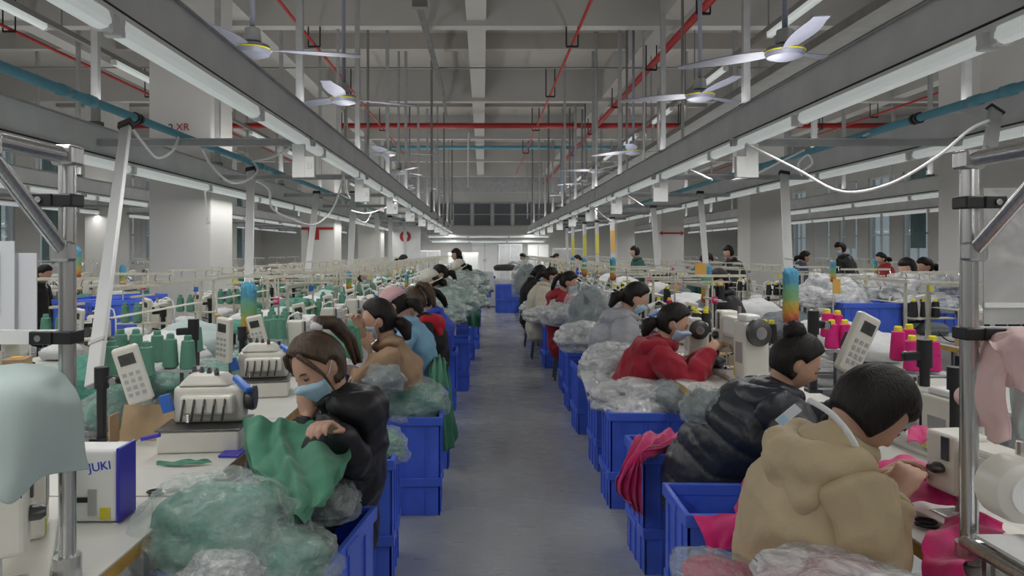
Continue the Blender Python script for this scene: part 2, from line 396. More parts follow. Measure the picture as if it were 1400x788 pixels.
# columns
M_colL = mat('column_paint', (.40, .40, .37), .8, var=.05, vs=1)
cols = []
for y in (9.2, 16.9, 24.6, 32.3):
    cols.append(struct(MB().box(-4.2, -3.42, y, y+.8, 0, ZC), 'column', M_paint, bevel=.015))
for y in (8.6, 16.0, 24.0, 31.8):
    cols.append(struct(MB().box(5.85, 6.6, y, y+.8, 0, ZC), 'column', M_paint, bevel=.015))
for y in (16.9, 24.6): struct(MB().box(-9.2, -8.5, y, y+.7, 0, ZC), 'column', M_paint, bevel=.015)
# skirting
for n, a in (('baseboard_left', (XL, XL+.015, Y0, Y1)), ('baseboard_right', (XR-.015, XR, Y0, Y1))): struct(MB().box(*a, 0, .12), n, M_grey)
struct(MB().box(XL, XR, Y1-.015, Y1, 0, .12), 'baseboard_back', M_grey)
# signs on the columns
t = thing('exit_number_sign', 'red square sign with a white figure one on the left column under a red stripe', 'sign', (-3.83, 16.89, 1.55))
MB().box(-.36, .38, -.006, 0, .50, .56).build('stripe', M_red, t)
MB().box(-.20, .05, -.008, 0, .27, .50).build('plate', M_red, t)
text('1', M_white, t, .2, Matrix.Translation((-.08, -.009, .385)) @ Matrix.Rotation(PI/2, 4, 'X'))
t = thing('arrow_sign', 'red double-ended arrow strip on the far right column', 'sign', (6.2, 23.99, 2.15))
MB().box(-.3, .3, -.006, 0, -.03, .03).build('stripe', M_red, t)
for s in (-1, 1): MB().add([(s*.3, -.006, .08), (s*.3, -.006, -.08), (s*.42, -.006, 0), (s*.3, 0, .08), (s*.3, 0, -.08), (s*.42, 0, 0)], [(0, 1, 2), (3, 5, 4), (0, 3, 4, 1), (1, 4, 5, 2), (2, 5, 3, 0)]).build('arrow_head', M_red, t)
t = thing('round_fire_sign', 'round red fire sign on a pale board beyond the numbered column', 'sign', (-2.6, 24.55, 2.05))
MB().lathe([(.0, -.006), (.19, -.006), (.19, 0), (0, 0)], 20, axis='y').build('disc', M_red, t)
text('O', M_white, t, .22, Matrix.Translation((0, -.012, 0)) @ Matrix.Rotation(PI/2, 4, 'X'))
MB().box(-.5, .5, .01, .05, -2.05, .35).build('board', M_trunk, t)
t = thing('painted_column_mark', 'small black and red painted mark high on the nearest left column', 'sign', (-3.83, 9.19, 1.55+1.55))
text('2', M_black, t, .14, Matrix.Translation((-.09, -.003, 0)) @ Matrix.Rotation(PI/2, 4, 'X'))
text('XR', M_red, t, .13, Matrix.Translation((.06, -.003, .01)) @ Matrix.Rotation(PI/2, 4, 'X'))
t = thing('blue_notice', 'blue notice board with pale sheet on the nearest right column', 'sign', (6.05, 8.59, 2.1))
MB().box(-.15, .15, -.008, 0, -.28, .0).build('board', mat('notice_blue', (.06, .25, .5), .5), t); MB().box(-.12, .12, -.010, -.008, -.16, -.04).build('sheet', M_paper, t)
# ---------------------------------------------------------------- overhead: trunking, lamps, posts, arms
ROWN = ['outer left', 'far left', 'left outer', 'left inner', 'right inner', 'right outer', 'far right', 'outer right']
def trunk(i, x, side, y0=-5.5, y1=34.5):
    t = thing('lighting_trunking', 'long grey steel trunking carrying the %s line of lamps' % ROWN[i], 'trunking', (x, y0, 2.49+LAMPZ[i]), group='lamp trunking')
    L = y1-y0; s = side
    b = MB(); a, c = sorted((0, s*.15)); b.box(a, c, 0, L, 0, .255); b.build('body', M_trunk, t)
    b = MB(); a, c = sorted((-s*.02, s*.17)); b.box(a, c, 0, L, .255, .265).build('top_flange', M_grey, t)
    b = MB(); a, c = sorted((-s*.035, s*.02)); b.box(a, c, 0, L, -.012, .008).build('rail', M_white, t)
    MB().tube([(-s*.02, 0, .022), (-s*.02, L, .022)], .006, 6).build('power_cable', M_cable, t)
lp = thing('tube_lamp', 'x', 'lamp')
pr = [(-.034, .07), (-.04, .03), (-.03, .008), (0, 0), (.03, .008), (.04, .03), (.034, .07)]
v = [(x, y, z) for y in (.03, 1.80) for x, z in pr]
m = MB(); m.add(v, [(i, i+1, i+8, i+7) for i in range(6)]+[(6, 0, 7, 13), tuple(range(6, -1, -1)), tuple(range(7, 14))]).build('diffuser', M_lamp, lp)
for yy in (0, 1.79):
    MB().box(-.037, .037, yy, yy+.04, .0, .078).build('end_cap', M_white, lp, bevel=.006)
MB().tube([(0, 1.83, .03), (.005, 1.86, .01), (.0, 1.9, .045)], .006, 6).build('link_cable', M_white, lp)
LP = Proto(lp)
post = thing('hanging_post', 'x', 'post'); MB().box(-.028, .028, -.028, .028, 0, 2.99).build('strut', M_grey, post); MB().box(-.06, .06, -.06, .06, 2.94, 2.98).build('ceiling_plate', M_grey, post); MB().box(-.05, .05, -.04, .04, 0, .05).build('foot_clip', M_dgrey, post)
PO = Proto(post)
sides = [-1, -1, -1, -1, 1, 1, 1, 1]
for i, x in enumerate(LAMPX):
    trunk(i, x, sides[i])
    st = 1.0 if i not in (4, 5) else 1.2
    n = 0; y = st+.02-5.64
    while y < 34:
        LP.put((x, y, 2.405+LAMPZ[i]), 0, '%s tube lamp from the front on the %s trunking' % (nth(n), ROWN[i]), 'tube lamps along the trunking')
        y += 1.88; n += 1
    n = 0; y = 3.35
    while y < 34:
        PO.put((x+sides[i]*.08, y, 2.755+LAMPZ[i]), 0, '%s square grey hanging post from the front on the %s trunking' % (nth(n), ROWN[i]), 'hanging posts of the trunking')
        y += 2.85; n += 1
# thin extra suspension rods with forked tops (tray carriers)
M_rod = mat('rod_grey', (.22, .22, .21), .5, .3)
def rod(x, y, z0, z1, r, label, fork=False, mt=None):
    t = thing('suspension_rod', label, 'rod', (x, y, z0), group='thin rods under the ceiling')
    MB().tube([(0, 0, 0), (0, 0, z1-z0)], r, 6).build('shaft', mt or M_rod, t)
    MB().box(-.03, .03, -.03, .03, -.01, .02).build('nut', M_dgrey, t)
    if fork:
        for s in (-1, 1): MB().bar((0, 0, z1-z0-.02), (s*.1, 0, z1-z0+.07), .02).build('fork_arm', M_dgrey, t)
ri = 0
for (px, yt, yb, d) in ((503, 0, 240, 11.5), (545, 0, 260, 15), (590, 60, 290, 16), (598, 95, 300, 19), (607, 110, 310, 22), (613, 100, 310, 24), (618, 116, 300, 26), (462, 40, 190, 9.6), (472, 150, 220, 13), (641, 155, 205, 20),
                        (728, 155, 300, 24), (737, 150, 300, 22), (750, 95, 290, 19), (772, 40, 280, 16), (779, 145, 300, 20), (815, 42, 300, 14), (857, 0, 260, 12.5), (880, 40, 240, 11.5), (933, 0, 210, 10), (721, 170, 300, 28), (796, 150, 290, 17.5), (900, 120, 225, 13)):
    z1 = min(ZC-.01, P(px, yt, d).z); p = P(px, yb, d)
    rod(p.x, d, p.z, z1, .02 if d < 13 else .026, '%s thin steel rod hanging above the aisle, counted from the left' % nth(ri), fork=(px in (503, 815)), mt=M_grey if ri % 2 else M_rod); ri += 1
# cross arms between trunk rows
ai = 0
for (xa, xb, nm) in ((-3.4, -1.5, 'left'), (2.17, 4.05, 'right'), (-8.9, -6.5, 'far left')):
    y = 6.1; n = 0
    while y < 33:
        t = thing('cross_arm', '%s grey cross arm from the front tying the %s lamp rows together' % (nth(n), nm), 'beam', (xa, y, 2.43), group='cross arms')
        MB().box(-.1, xb-xa+.1, -.03, .03, 0, .05).build('channel', M_grey, t); MB().box(-.1, xb-xa+.1, .0, .03, .05, .065).build('lip', M_trunk, t)
        y += 2.85; n += 1
# air pipes with straps
for x, nm in ((-2.55, 'left'), (3.2, 'right')):
    t = thing('air_pipe', 'light blue compressed air pipe running along the %s bench line' % nm, 'pipe', (x, .5, 2.53))
    MB().tube([(0, 0, 0), (0, 33, 0)], .03, 14).build('pipe', M_blue, t, smooth=True)
    for y in (3.9, 4.2, 7.9, 13, 18): MB().tube([(0, y, 0), (0, y+.1, 0)], .038, 12).build('coupling', M_blue, t, smooth=True)
    for y in (4.85, 4.9): MB().tube([(0, y, 0), (0, y+.03, 0)], .042, 12).build('black_strap', M_black, t)
# socket drops below the inner lamps
sd = thing('socket_drop', 'x', 'socket'); MB().box(-.05, .05, -.02, .02, -.27, .0).build('channel', M_white, sd, bevel=.004); MB().box(.05, .13, -.03, .03, -.27, -.10).build('socket_box', M_white, sd, bevel=.006)
MB().box(.07, .11, -.035, -.03, -.2, -.15).build('socket_face', M_grey, sd)
SD = Proto(sd)
for i in (3, 4):
    n = 0; y = 5.85
    while y < 30:
        SD.put((LAMPX[i], y, 2.41), 0 if i == 3 else PI, '%s white socket drop from the front under the %s lamps' % (nth(n), ROWN[i]), 'socket drops under the lamps')
        y += 2.85; n += 1
# cable ducts from the air pipe down to the tables
def duct(a, b, w, label, strip=None):
    t = thing('cable_duct', label, 'duct', b, group='white cable ducts')
    a = Vector(a)-Vector(b); MB().bar((0, 0, 0), a, w, .03, up=(0, 1, 0)).build('channel', M_duct, t, bevel=.004)
    MB().bar(a*.12+Vector((0, -.02, 0)), a*.13+Vector((0, -.02, 0)), w+.01, .01, up=(0, 1, 0)).build('joint_band', M_grey, t)
    MB().bar(a*.97, a*1.0, w+.02, .05, up=(0, 1, 0)).build('hook', M_black, t)
    if strip: MB().bar(a*strip[0]+Vector((0, -.02, 0)), a*strip[1]+Vector((0, -.02, 0)), w*.9, .006, up=(0, 1, 0)).build('coloured_tape', strip[2], t)
duct(P(173, 168, 4.6), P(127, 528, 3.12), .065, 'slanting white cable duct nearest the camera on the left')
duct(P(343, 230, 8.1), P(340, 400, 7.2), .085, 'white cable duct hanging beside the nearest left column')
duct(P(433, 262, 11.4), P(421, 372, 10.8), .09, 'white cable duct in front of the red numbered sign')
M_ytape = mat('yellow_tape', (.66, .60, .10), .6); M_otape = mat('orange_tape', (.70, .40, .08), .6)
duct(P(483, 262, 13.5), P(478, 400, 13), .11, 'white cable duct third from the numbered sign')
n = 0
for x, yt, yb, d in ((515, 288, 380, 16.5), (533, 295, 370, 19), (553, 300, 365, 22), (571, 306, 365, 25)):
    duct(P(x, yt, d), P(x+2, yb, d), .1, '%s white cable duct beyond the numbered column, left side' % nth(n)); n += 1
duct(P(1361, 150, 4.75), P(1352, 214, 4.5), .085, 'short white cable duct at the right metal frame')
duct(P(1072, 235, 8.1), P(1078, 372, 7.6), .09, 'tall white cable duct in front of the pale right column')
duct(P(957, 262, 11.2), P(966, 375, 10.8), .085, 'white cable duct with tape beside the standing man')
duct(P(893, 282, 12.5), P(900, 375, 12), .09, 'slightly leaning white cable duct right of the standing man in green')
n = 0
for x, yt, yb, d, mt in ((837, 297, 370, 14, M_otape), (816, 302, 372, 17, M_ytape), (799, 304, 375, 18, M_ytape), (783, 308, 372, 21, M_ytape), (775, 310, 372, 24, None)):
    duct(P(x, yt, d), P(x+1, yb, d), .085, '%s cable duct from the right in the taped far group' % nth(n), (.35, .75, mt) if mt else None); n += 1
# hanging white cables
def cable(pts, r, label, mt=None, name='hanging_cable'):
    R = [Vector(p) for p in pts]; out = []
    for i in range(len(R)-1):
        g = lambda j: R[max(0, min(len(R)-1, j))]
        for q in range(6): out.append(crom(g(i-1), g(i), g(i+1), g(i+2), q/6))
    out.append(R[-1]); MB().tube(out, r, 7).build(name, mt or M_white, smooth=True, label=label, cat='cable', group='loose overhead cables')
cable([P(1020, 197, 5), P(1090, 232, 4.8), P(1150, 262, 4.5), P(1215, 252, 4.3), P(1280, 215, 4.1), P(1325, 178, 4.0), P(1352, 165, 4.0)], .009, 'long white cable sagging across the right windows')
cable([P(1352, 172, 4.6), P(1325, 158, 5), P(1300, 154, 5.5), P(1245, 160, 6), P(1180, 186, 6)], .009, 'white cable arching over the right blue pipe')
cable([P(180, 175, 4.6), P(196, 196, 5), P(215, 216, 5.2), P(236, 206, 5.4), P(244, 188, 5.6)], .010, 'white cable loop hanging left of the nearest column')
cable([P(276, 202, 6.2), P(290, 228, 6.6), P(316, 250, 7), P(340, 245, 7.6), P(352, 232, 8), P(338, 212, 8), P(322, 206, 7.5)], .012, 'white cable loop below the nearest left cross arm')
cable([P(395, 203, 6.5), P(370, 216, 7), P(345, 221, 7.6)], .010, 'white cable running to the first socket drop on the left')
cable([P(350, 247, 8), P(368, 260, 8.4), P(372, 285, 8.8), P(400, 300, 9), P(430, 307, 9.4), P(455, 285, 9.8), P(470, 240, 8.6)], .013, 'long white cable drooping behind the socket drops, left side')
cable([P(470, 240, 8.6), P(474, 262, 9), P(478, 272, 9.4), P(466, 266, 9.6)], .009, 'short curled white cable beside the second socket drop')
cable([P(480, 288, 10), P(500, 292, 10.5), P(520, 287, 11.5), P(542, 278, 12.5)], .012, 'white cable spanning between the second and third socket drops')
cable([P(488, 300, 10), P(500, 304, 10.5), P(508, 290, 11.5)], .010, 'small white cable hoop under the spanning cable')
cable([P(942, 232, 7.2), P(960, 240, 7), P(973, 246, 6.4)], .010, 'white cable stub beside the right socket drop')
cable([P(1000, 247, 6.2), P(1030, 240, 6.6), P(1062, 224, 7), P(1100, 205, 7)], .010, 'pale cable along the right blue pipe')
cable([P(810, 283, 12), P(828, 298, 11.5), P(836, 303, 11)], .012, 'white cable slanting above the far taped ducts')
cable([P(858, 268, 10), P(872, 277, 9.5), P(880, 282, 9.2)], .010, 'white cable stub at the second right socket drop')
cable([P(1096, 240, 6.4), P(1091, 225, 6.2), P(1104, 212, 6), P(1110, 224, 6), P(1098, 233, 6.2)], .008, 'small white cable loop on the blue pipe behind the right column')
cable([P(280, 260, 5.9), P(282, 280, 5.9), P(284, 303, 5.9)], .007, 'pull cord with white knob hanging against the column')
cable([P(640, 258, 17), P(640, 210, 17), P(641, 180, 17)], .02, 'white lead dropping under the far ceiling box')
# vertical drop from left outer lamp, wire
MB().ball(P(284, 304, 5.9), .018, 10, 8).build('cord_knob', M_white, smooth=True, label='small white ball at the end of the pull cord by the column', cat='knob')
# upper lamps and tray
t = thing('upper_cable_tray', 'dark cable tray hung high on the right beneath the ceiling', 'cable tray', (3.3, .5, 3.58))
MB().box(0, .02, 0, 33, 0, .09).build('side_rail', M_dgrey, t); MB().box(.30, .32, 0, 33, 0, .09).build('side_rail', M_dgrey, t)
MB().box(.02, .30, 0, 33, .016, .02).build('tray_bed', M_dgrey, t)
for y in range(3, 33, 3): MB().tube([(.16, y, .02), (.16, y, 2.1)], .012, 6).build('hanger', M_rod, t)
for x, nm, s in ((-4.95, 'left', 0), (3.36, 'right', .3)):
    t = thing('upper_track', 'thin dark lamp track high under the ceiling on the %s' % nm, 'track', (x, .6, 4.13))
    MB().box(-.03, .03, 0, 32, 0, .06).build('rail', M_rod, t)
    for y in range(2, 32, 3): MB().tube([(0, y, .06), (0, y, 1.6)], .01, 6).build('hanger', M_rod, t)
    for j in range(9):
        LP.put((x, 6.9+2.9*j+s, 4.05), 0, '%s tube lamp on the high %s track' % (nth(j), nm), 'upper tube lamps', (1, .75, 1))
# sprinkler pipes
def rpipe(a, b, r, label, hang=()):
    a = Vector(a); b = Vector(b)
    t = thing('sprinkler_pipe', label, 'pipe', a); MB().tube([(0, 0, 0), b-a], r, 12).build('pipe', M_red, t, smooth=True)
    for q in hang:
        c = (b-a)*q; d = Vector((1, 0, 0)) if abs((b-a).y) > 1 else Vector((0, 1, 0))
        MB().bar(c-d*.09+Vector((0, 0, -r-.02)), c+d*.09+Vector((0, 0, -r-.02)), .03).build('hanger_bar', M_black, t)
        for s in (-1, 1): MB().tube([c+d*.09*s+Vector((0, 0, -r-.02)), c+d*.09*s+Vector((0, 0, .55))], .012, 6).build('hanger_rod', M_black, t)
    return t
H = CAMH+3.2
rpipe((2.9, 4, H), (2.9, 37, H), .055, 'thick red sprinkler main running along the hall on the right', [.17, .26, .36, .47, .6])
rpipe((1.38, 4, H), (1.38, 30, H), .022, 'thin red branch pipe above the aisle, right of the centre beam', [.28, .42, .58, .75])
rpipe((-2.6, 4, H), (-2.6, 30, H), .022, 'thin red branch pipe above the left benches', [.28, .42, .58, .75])
rpipe((-6.8, 4, H), (-6.8, 30, H), .024, 'thin red branch pipe far out on the left', [.25, .42, .6])
rpipe((9.2, 4, H), (9.2, 37, H), .024, 'thin red branch pipe far out on the right', [.25, .4, .6])
rpipe((-9, 18.6, H), (11, 18.6, H), .07, 'thick red cross main spanning the hall under the beam', [.12, .27, .7, .88])
rpipe((-6, 36.5, 4.72), (9, 36.5, 4.72), .085, 'red pipe on the far end wall above the dark panes', [.1, .5, .9])
t = thing('air_main', 'blue air main crossing the far hall with a drop', 'pipe', (-3.6, 24, 4.96))
MB().tube([(0, 0, 0), (8.6, 0, 0)], .06, 10).build('pipe', M_blue, t, smooth=True); MB().tube([(6.2, 0, 0), (6.2, 0, -1.6)], .05, 10).build('drop', M_blue, t, smooth=True)
cable([Vector((-11, 13.9, 5.05)), Vector((0, 13.9, 5.04)), Vector((12, 13.9, 5.05))], .014, 'thin dark wire stretched across under the ceiling', M_rod, 'ceiling_wire')
t = thing('bus_duct', 'narrow grey ladder of three bars rising above the aisle to the ceiling', 'cable tray', (-1.0, 11, 0))
for k_ in (-.1, 0, .1): MB().tube([P(573+k_*30, 10, 10)-Vector((-1, 11, 0)), P(604+k_*18, 120, 15)-Vector((-1, 11, 0)), P(610+k_*10, 158, 17.5)-Vector((-1, 11, 0))], .02, 6).build('bar', M_dgrey, t)
MB().cbox(P(574, 5, 9.8)-Vector((-1, 11, 0)), .2, .12, .12).build('junction', M_dgrey, t)
# ceiling fans
fan = thing('ceiling_fan', 'x', 'fan')
M_fan = mat('fan_white', (.25, .26, .33), .4)
MB().tube([(0, 0, .1), (0, 0, 2.2)], .018, 10).build('down_rod', M_fan, fan, smooth=True)
MB().lathe([(.03, .16), (.05, .15), (.06, .05), (.03, .04)], 18).build('collar', M_grey, fan, smooth='auto')
MB().lathe([(.05, .03), (.11, .02), (.125, -.02), (.11, -.05), (.06, -.07), (.0, -.075)], 24).build('motor', M_fan, fan, smooth='auto')
MB().lathe([(.124, -.005), (.128, -.008), (.128, -.014), (.124, -.017)], 24).build('gold_ring', M_tip, fan)
for k_ in range(3):
    a = 2*PI*k_/3+.15; R = Matrix.Rotation(a, 4, 'Z')
    b = MB(); q = []
    for i in range(9):
        r0 = .11+.6*i/8; w0 = .045+.03*math.sin(PI*min(1, i/8*1.1)); tw = .25*(1-i/8)
        q += [R @ Vector((r0, -w0, -.01-w0*tw)), R @ Vector((r0, w0, -.01+w0*tw))]
    n_ = len(q); vs = q+[v_+Vector((0, 0, .006)) for v_ in q]; fs = []
    for i in range(8):
        a_ = 2*i; fs += [(a_, a_+2, a_+3, a_+1), (a_+n_, a_+1+n_, a_+3+n_, a_+2+n_), (a_, a_+n_, a_+2+n_, a_+2), (a_+1, a_+3, a_+3+n_, a_+1+n_)]
    fs += [(0, 1, 1+n_, n_), (n_-2, 2*n_-2, 2*n_-1, n_-1)]
    b.add(vs, fs).build('blade', M_fan, fan)
FP = Proto(fan)
for i, (px, py, d, rz) in enumerate(((345, 72, 5.6, .1), (470, 140, 7.7, .35), (530, 214, 12, .2), (545, 240, 15, .9), (560, 262, 19, .5),
                                     (1073, 75, 5.4, .25), (957, 135, 7.4, .5), (866, 212, 11.6, .1), (816, 238, 14.7, .7), (800, 256, 18, .2), (783, 272, 22, .4))):
    o = FP.put(P(px, py-6, d), rz, '%s ceiling fan from the front on the %s of the aisle' % (nth(i if i < 5 else i-5), 'left' if i < 5 else 'right'), 'ceiling fans', (1.15, 1.15, 1))
# ---------------------------------------------------------------- benches
def bench(x0, x1, y0, y1, label, edge_x, group, z=.75):
    t = thing('sewing_table', label, 'table', ((x0+x1)/2, (y0+y1)/2, 0), group=group)
    w = (x1-x0)/2; l = (y1-y0)/2-.006
    MB().box(-w, w, -l, l, z-.008, z).build('tabletop', M_top, t, bevel=.002)
    MB().box(-w+.001, w-.001, -l+.001, l-.001, z-.045, z-.009).build('ply_core', M_edge, t)
    for sx in (-1, 1):
        MB().box(sx*(w-.12)-.02, sx*(w-.12)+.02, -l+.08, -l+.12, .04, z-.045).build('leg', M_grey, t)
        MB().box(sx*(w-.12)-.02, sx*(w-.12)+.02, l-.12, l-.08, .04, z-.045).build('leg', M_grey, t)
    MB().box(-w+.08, w-.08, -l+.08, -l+.12, .0, .04).build('foot_bar', M_grey, t); MB().box(-w+.08, w-.08, l-.12, l-.08, .0, .04).build('foot_bar', M_grey, t)
    MB().box(-.12, .12, -.16, .16, z-.32, z-.12).build('motor_box', M_dmetal, t)
    return t
PITCH = 1.12
rows = [  # x0, x1, worker-edge, facing angle, y start, count, name
    (-1.62, -.95, -.95, PI, 1.27, 27, 'left aisle bench row'),
    (-3.38, -2.73, -3.38, 0, 3.0, 23, 'second bench row on the left'),
    (1.2, 1.9, 1.2, 0, 1.42, 27, 'right aisle bench row'),
    (3.95, 4.6, 4.6, PI, 4.6, 23, 'second bench row on the right'),
    (-6.75, -6.1, -6.1, PI, 7.0, 20, 'third bench row on the left'),
    (-9.3, -8.6, -9.3, 0, 9.0, 16, 'outermost bench row on the left'),
    (6.9, 7.6, 6.9, 0, 7.6, 20, 'third bench row on the right'),
    (9.6, 10.3, 10.3, PI, 11, 15, 'outermost bench row on the right'),
]
def blocked(x0, x1, y0, y1):
    for cx0, cx1, L_ in ((-4.2, -3.42, (9.2, 16.9, 24.6, 32.3)), (5.85, 6.6, (8.6, 16.0, 24.0, 31.8)), (-9.2, -8.5, (16.9, 24.6))):
        for cy in L_:
            if x0 < cx1+.02 and x1 > cx0-.02 and y0 < cy+.82 and y1 > cy-.02: return True
    return False
for x0, x1, ex, ang, ys_, cnt, nm in rows:
    for i in range(cnt):
        y0 = ys_+i*PITCH
        if blocked(x0, x1, y0, y0+PITCH): continue
        if i == 0 and nm in ('left aisle bench row',): y0_ = .9
        else: y0_ = y0
        bench(x0, x1, y0_, y0+PITCH, '%s white sewing table from the front in the %s' % (nth(i), nm), ex, 'sewing tables')
# middle bundle shelves between the paired rows
for xa, xb, y0, cnt, nm in ((-2.45, -1.92, 3.2, 14, 'left'), (2.75, 3.3, 4.2, 14, 'right')):
    for i in range(cnt):
        t = thing('bundle_rack', '%s low grey bundle rack from the front between the %s bench rows' % (nth(i), nm), 'rack', ((xa+xb)/2, y0+i*1.6, 0), group='bundle racks')
        MB().box(-.25, .25, -.7, .7, .68, .70).build('shelf', M_top, t); MB().box(-.25, .25, -.7, .7, .30, .32).build('shelf', M_grey, t)
        for sx in (-1, 1):
            for sy in (-1, 1): MB().box(sx*.23-.015, sx*.23+.015, sy*.68-.015, sy*.68+.015, 0, .70).build('leg', M_grey, t)
# ---------------------------------------------------------------- lockstitch machine (local: +x away from worker, +y worker's left)
def make_lock(trim=False):
    t = thing('sewing_machine', 'x', 'sewing machine')
    MB().box(-.09, .09, -.24, .24, 0, .02).build('bed_plate', M_cream, t, bevel=.004)
    MB().box(-.065, .075, -.23, -.07, .02, .30).build('column', M_cream, t, bevel=.016, seg=3)
    MB().box(-.045, .065, -.10, .17, .20, .31).build('arm', M_cream, t, bevel=.018, seg=3)
    h = MB().box(-.055, .055, .14, .24, .11, .33); h.build('head', M_cream, t, bevel=.014, seg=3)
    w = MB().lathe([(.0, -.285), (.05, -.285), (.066, -.275), (.068, -.255), (.055, -.245), (.03, -.243), (.0, -.23)], 22, (.0, 0, .255), 'y').build('handwheel', M_dmetal if not trim else M_purple, t, smooth='auto')
    MB().lathe([(0, -.30), (.03, -.30), (.03, -.28), (0, -.28)], 14, (0, 0, .255), 'y').build('wheel_hub', M_steel, w)
    MB().tube([(0, .19, .12), (0, .19, .035)], .006, 8).build('needle_bar', M_steel, t)
    MB().tube([(.015, .18, .14), (.015, .18, .03)], .005, 8).build('presser_bar', M_steel, t)
    MB().box(-.01, .025, .165, .195, .022, .032).build('presser_foot', M_steel, t)
    MB().box(-.05, .05, .14, .23, .02, .024).build('needle_plate', M_steel, t)
    MB().lathe([(0, .0), (.02, 0), (.02, -.02), (.012, -.03), (0, -.03)], 14, (-.056, .19, .20), 'x').build('tension_dial', M_dmetal, t, smooth='auto')
    MB().box(-.061, -.055, .16, .18, .235, .32).build('take_up_slot', M_dmetal, t)
    MB().lathe([(0, 0), (.012, 0), (.012, .05), (0, .05)], 10, (.01, .02, .31)).build('thread_guide', M_steel, t)
    MB().box(-.05, .03, -.22, -.09, .30, .335).build('motor_cover', M_white, t, bevel=.01)
    MB().box(-.052, -.046, -.06, .10, .225, .285).build('name_plate', M_white, t)
    MB().box(-.0665, -.0655, -.20, -.11, .10, .2).build('stitch_dial_plate', M_grey, t)
    MB().box(-.067, -.0655, -.10, -.085, .03, .075).build('warning_sticker', M_yellow, t)
    return t
lock = make_lock(); LK = Proto(lock)
# overlock machine
M_blueclip = mat('blue_clip', (.03, .14, .55), .4)
def make_over():
    t = thing('overlock_machine', 'x', 'sewing machine')
    MB().box(-.13, .13, -.17, .15, 0, .09).build('base_box', M_cream, t, bevel=.012, seg=3)
    MB().box(-.135, .135, -.175, .155, .09, .097).build('work_plate', M_dmetal, t, bevel=.003)
    MB().box(-.02, .10, -.16, .12, .097, .25).build('body', M_cream, t, bevel=.02, seg=3)
    MB().box(-.07, .0, -.13, .08, .14, .22).build('looper_cover', M_cream, t, bevel=.012)
    MB().add([(-.02, -.1, .25), (-.02, .1, .25), (.09, .12, .25), (.09, -.14, .25), (.0, -.06, .30), (.0, .06, .30), (.07, .06, .30), (.07, -.08, .30)], [(0, 3, 2, 1), (4, 5, 6, 7), (0, 1, 5, 4), (1, 2, 6, 5), (2, 3, 7, 6), (3, 0, 4, 7)]).build('top_housing', M_cream, t, bevel=.01)
    for k_ in range(4): MB().lathe([(0, 0), (.009, 0), (.011, .01), (.006, .03), (0, .03)], 10, (.0+.02*k_, -.05+.035*k_, .295)).build('tension_knob', M_dmetal, t)
    for k_ in range(5): MB().tube([(-.06, -.10+.04*k_, .215), (-.085, -.10+.04*k_, .18), (-.08, -.09+.04*k_, .12)], .005, 6).build('thread_lever', M_dmetal, t)
    MB().tube([(-.04, .05, .19), (-.06, .05, .11)], .008, 8).build('needle_bar', M_steel, t)
    MB().bar((-.03, .13, .15), (-.03, .15, .22), .03, .04).build('blue_guard', M_blueclip, t)
    MB().bar((.02, -.12, .28), (-.08, -.20, .24), .03, .025).build('blue_lever', M_blueclip, t, bevel=.008)
    MB().lathe([(.0, -.20), (.05, -.20), (.055, -.19), (.05, -.165), (0, -.16)], 20, (.04, 0, .19), 'y').build('handwheel', M_dmetal, t, smooth='auto')
    return t
over = make_over(); OV = Proto(over)
# thread stand
def make_stand():
    t = thing('thread_stand', 'x', 'thread stand')
    MB().tube([(0, 0, 0), (0, 0, .62)], .008, 8).build('pole', M_cream2, t)
    MB().box(-.26, .26, -.012, .012, .60, .62).build('guide_bar', M_cream2, t)
    MB().box(-.012, .012, -.2, .2, .42, .435).build('guide_bar', M_cream2, t)
    MB().box(-.20, .20, -.06, .06, .19, .20).build('cone_tray', M_cream2, t)
    MB().box(-.03, .03, -.03, .03, 0, .02).build('clamp', M_dmetal, t)
    for x in (-.24, -.12, .12, .24): MB().tube([(x, 0, .61), (x, -.03, .60), (x, -.05, .57), (x, -.03, .55)], .004, 6).build('thread_eye', M_steel, t)
    return t
ST = Proto(make_stand())
def make_cone(mt, nm):
    t = thing('thread_cone', 'x', 'thread cone')
    MB().lathe([(.018, .0), (.038, .002), (.039, .01), (.030, .135), (.022, .14)], 18).build('thread', mt, t, smooth='auto')
    MB().lathe([(.02, .13), (.018, .16), (.013, .165), (.011, .15)], 14).build('cone_tip', M_tip if nm != 'green' else M_greent, t, smooth='auto')
    MB().lathe([(0, -.004), (.03, -.004), (.03, .001), (0, .001)], 14).build('pad', M_dmetal, t)
    return t
CM, CG, CB = Proto(make_cone(M_magt, 'magenta')), Proto(make_cone(M_greent, 'green')), Proto(make_cone(M_blackt, 'black'))
def make_panel():
    t = thing('control_panel', 'x', 'control panel')
    MB().box(-.05, .05, -.02, .02, -.12, .12).build('housing', M_cream, t, bevel=.012, seg=3)
    MB().box(-.03, .03, -.022, -.019, .045, .09).build('screen', M_dmetal, t)
    for i in range(3):
        for j in range(4): MB().box(-.035+i*.026, -.02+i*.026, -.023, -.019, -.085+j*.028, -.07+j*.028).build('button', M_grey, t)
    MB().box(-.02, .02, .02, .06, -.03, .03).build('bracket', M_black, t)
    return t
PN = Proto(make_panel())
def make_pole():
    t = thing('clamp_pole', 'x', 'pole')
    MB().tube([(0, 0, 0), (0, 0, .30)], .02, 14).build('shaft', M_black, t, smooth='auto')
    MB().tube([(0, 0, .22), (0, 0, .31)], .029, 14).build('collar', M_black, t, smooth='auto')
    MB().bar((0, 0, .26), (.09, 0, .255), .03).build('clamp_arm', M_black, t, bevel=.006)
    MB().lathe([(0, 0), (.015, 0), (.015, .03), (0, .03)], 12, (.06, -.035, .255), 'y').build('clamp_bolt', M_steel, t)
    MB().box(-.035, .035, -.035, .035, 0, .012).build('base', M_black, t)
    return t
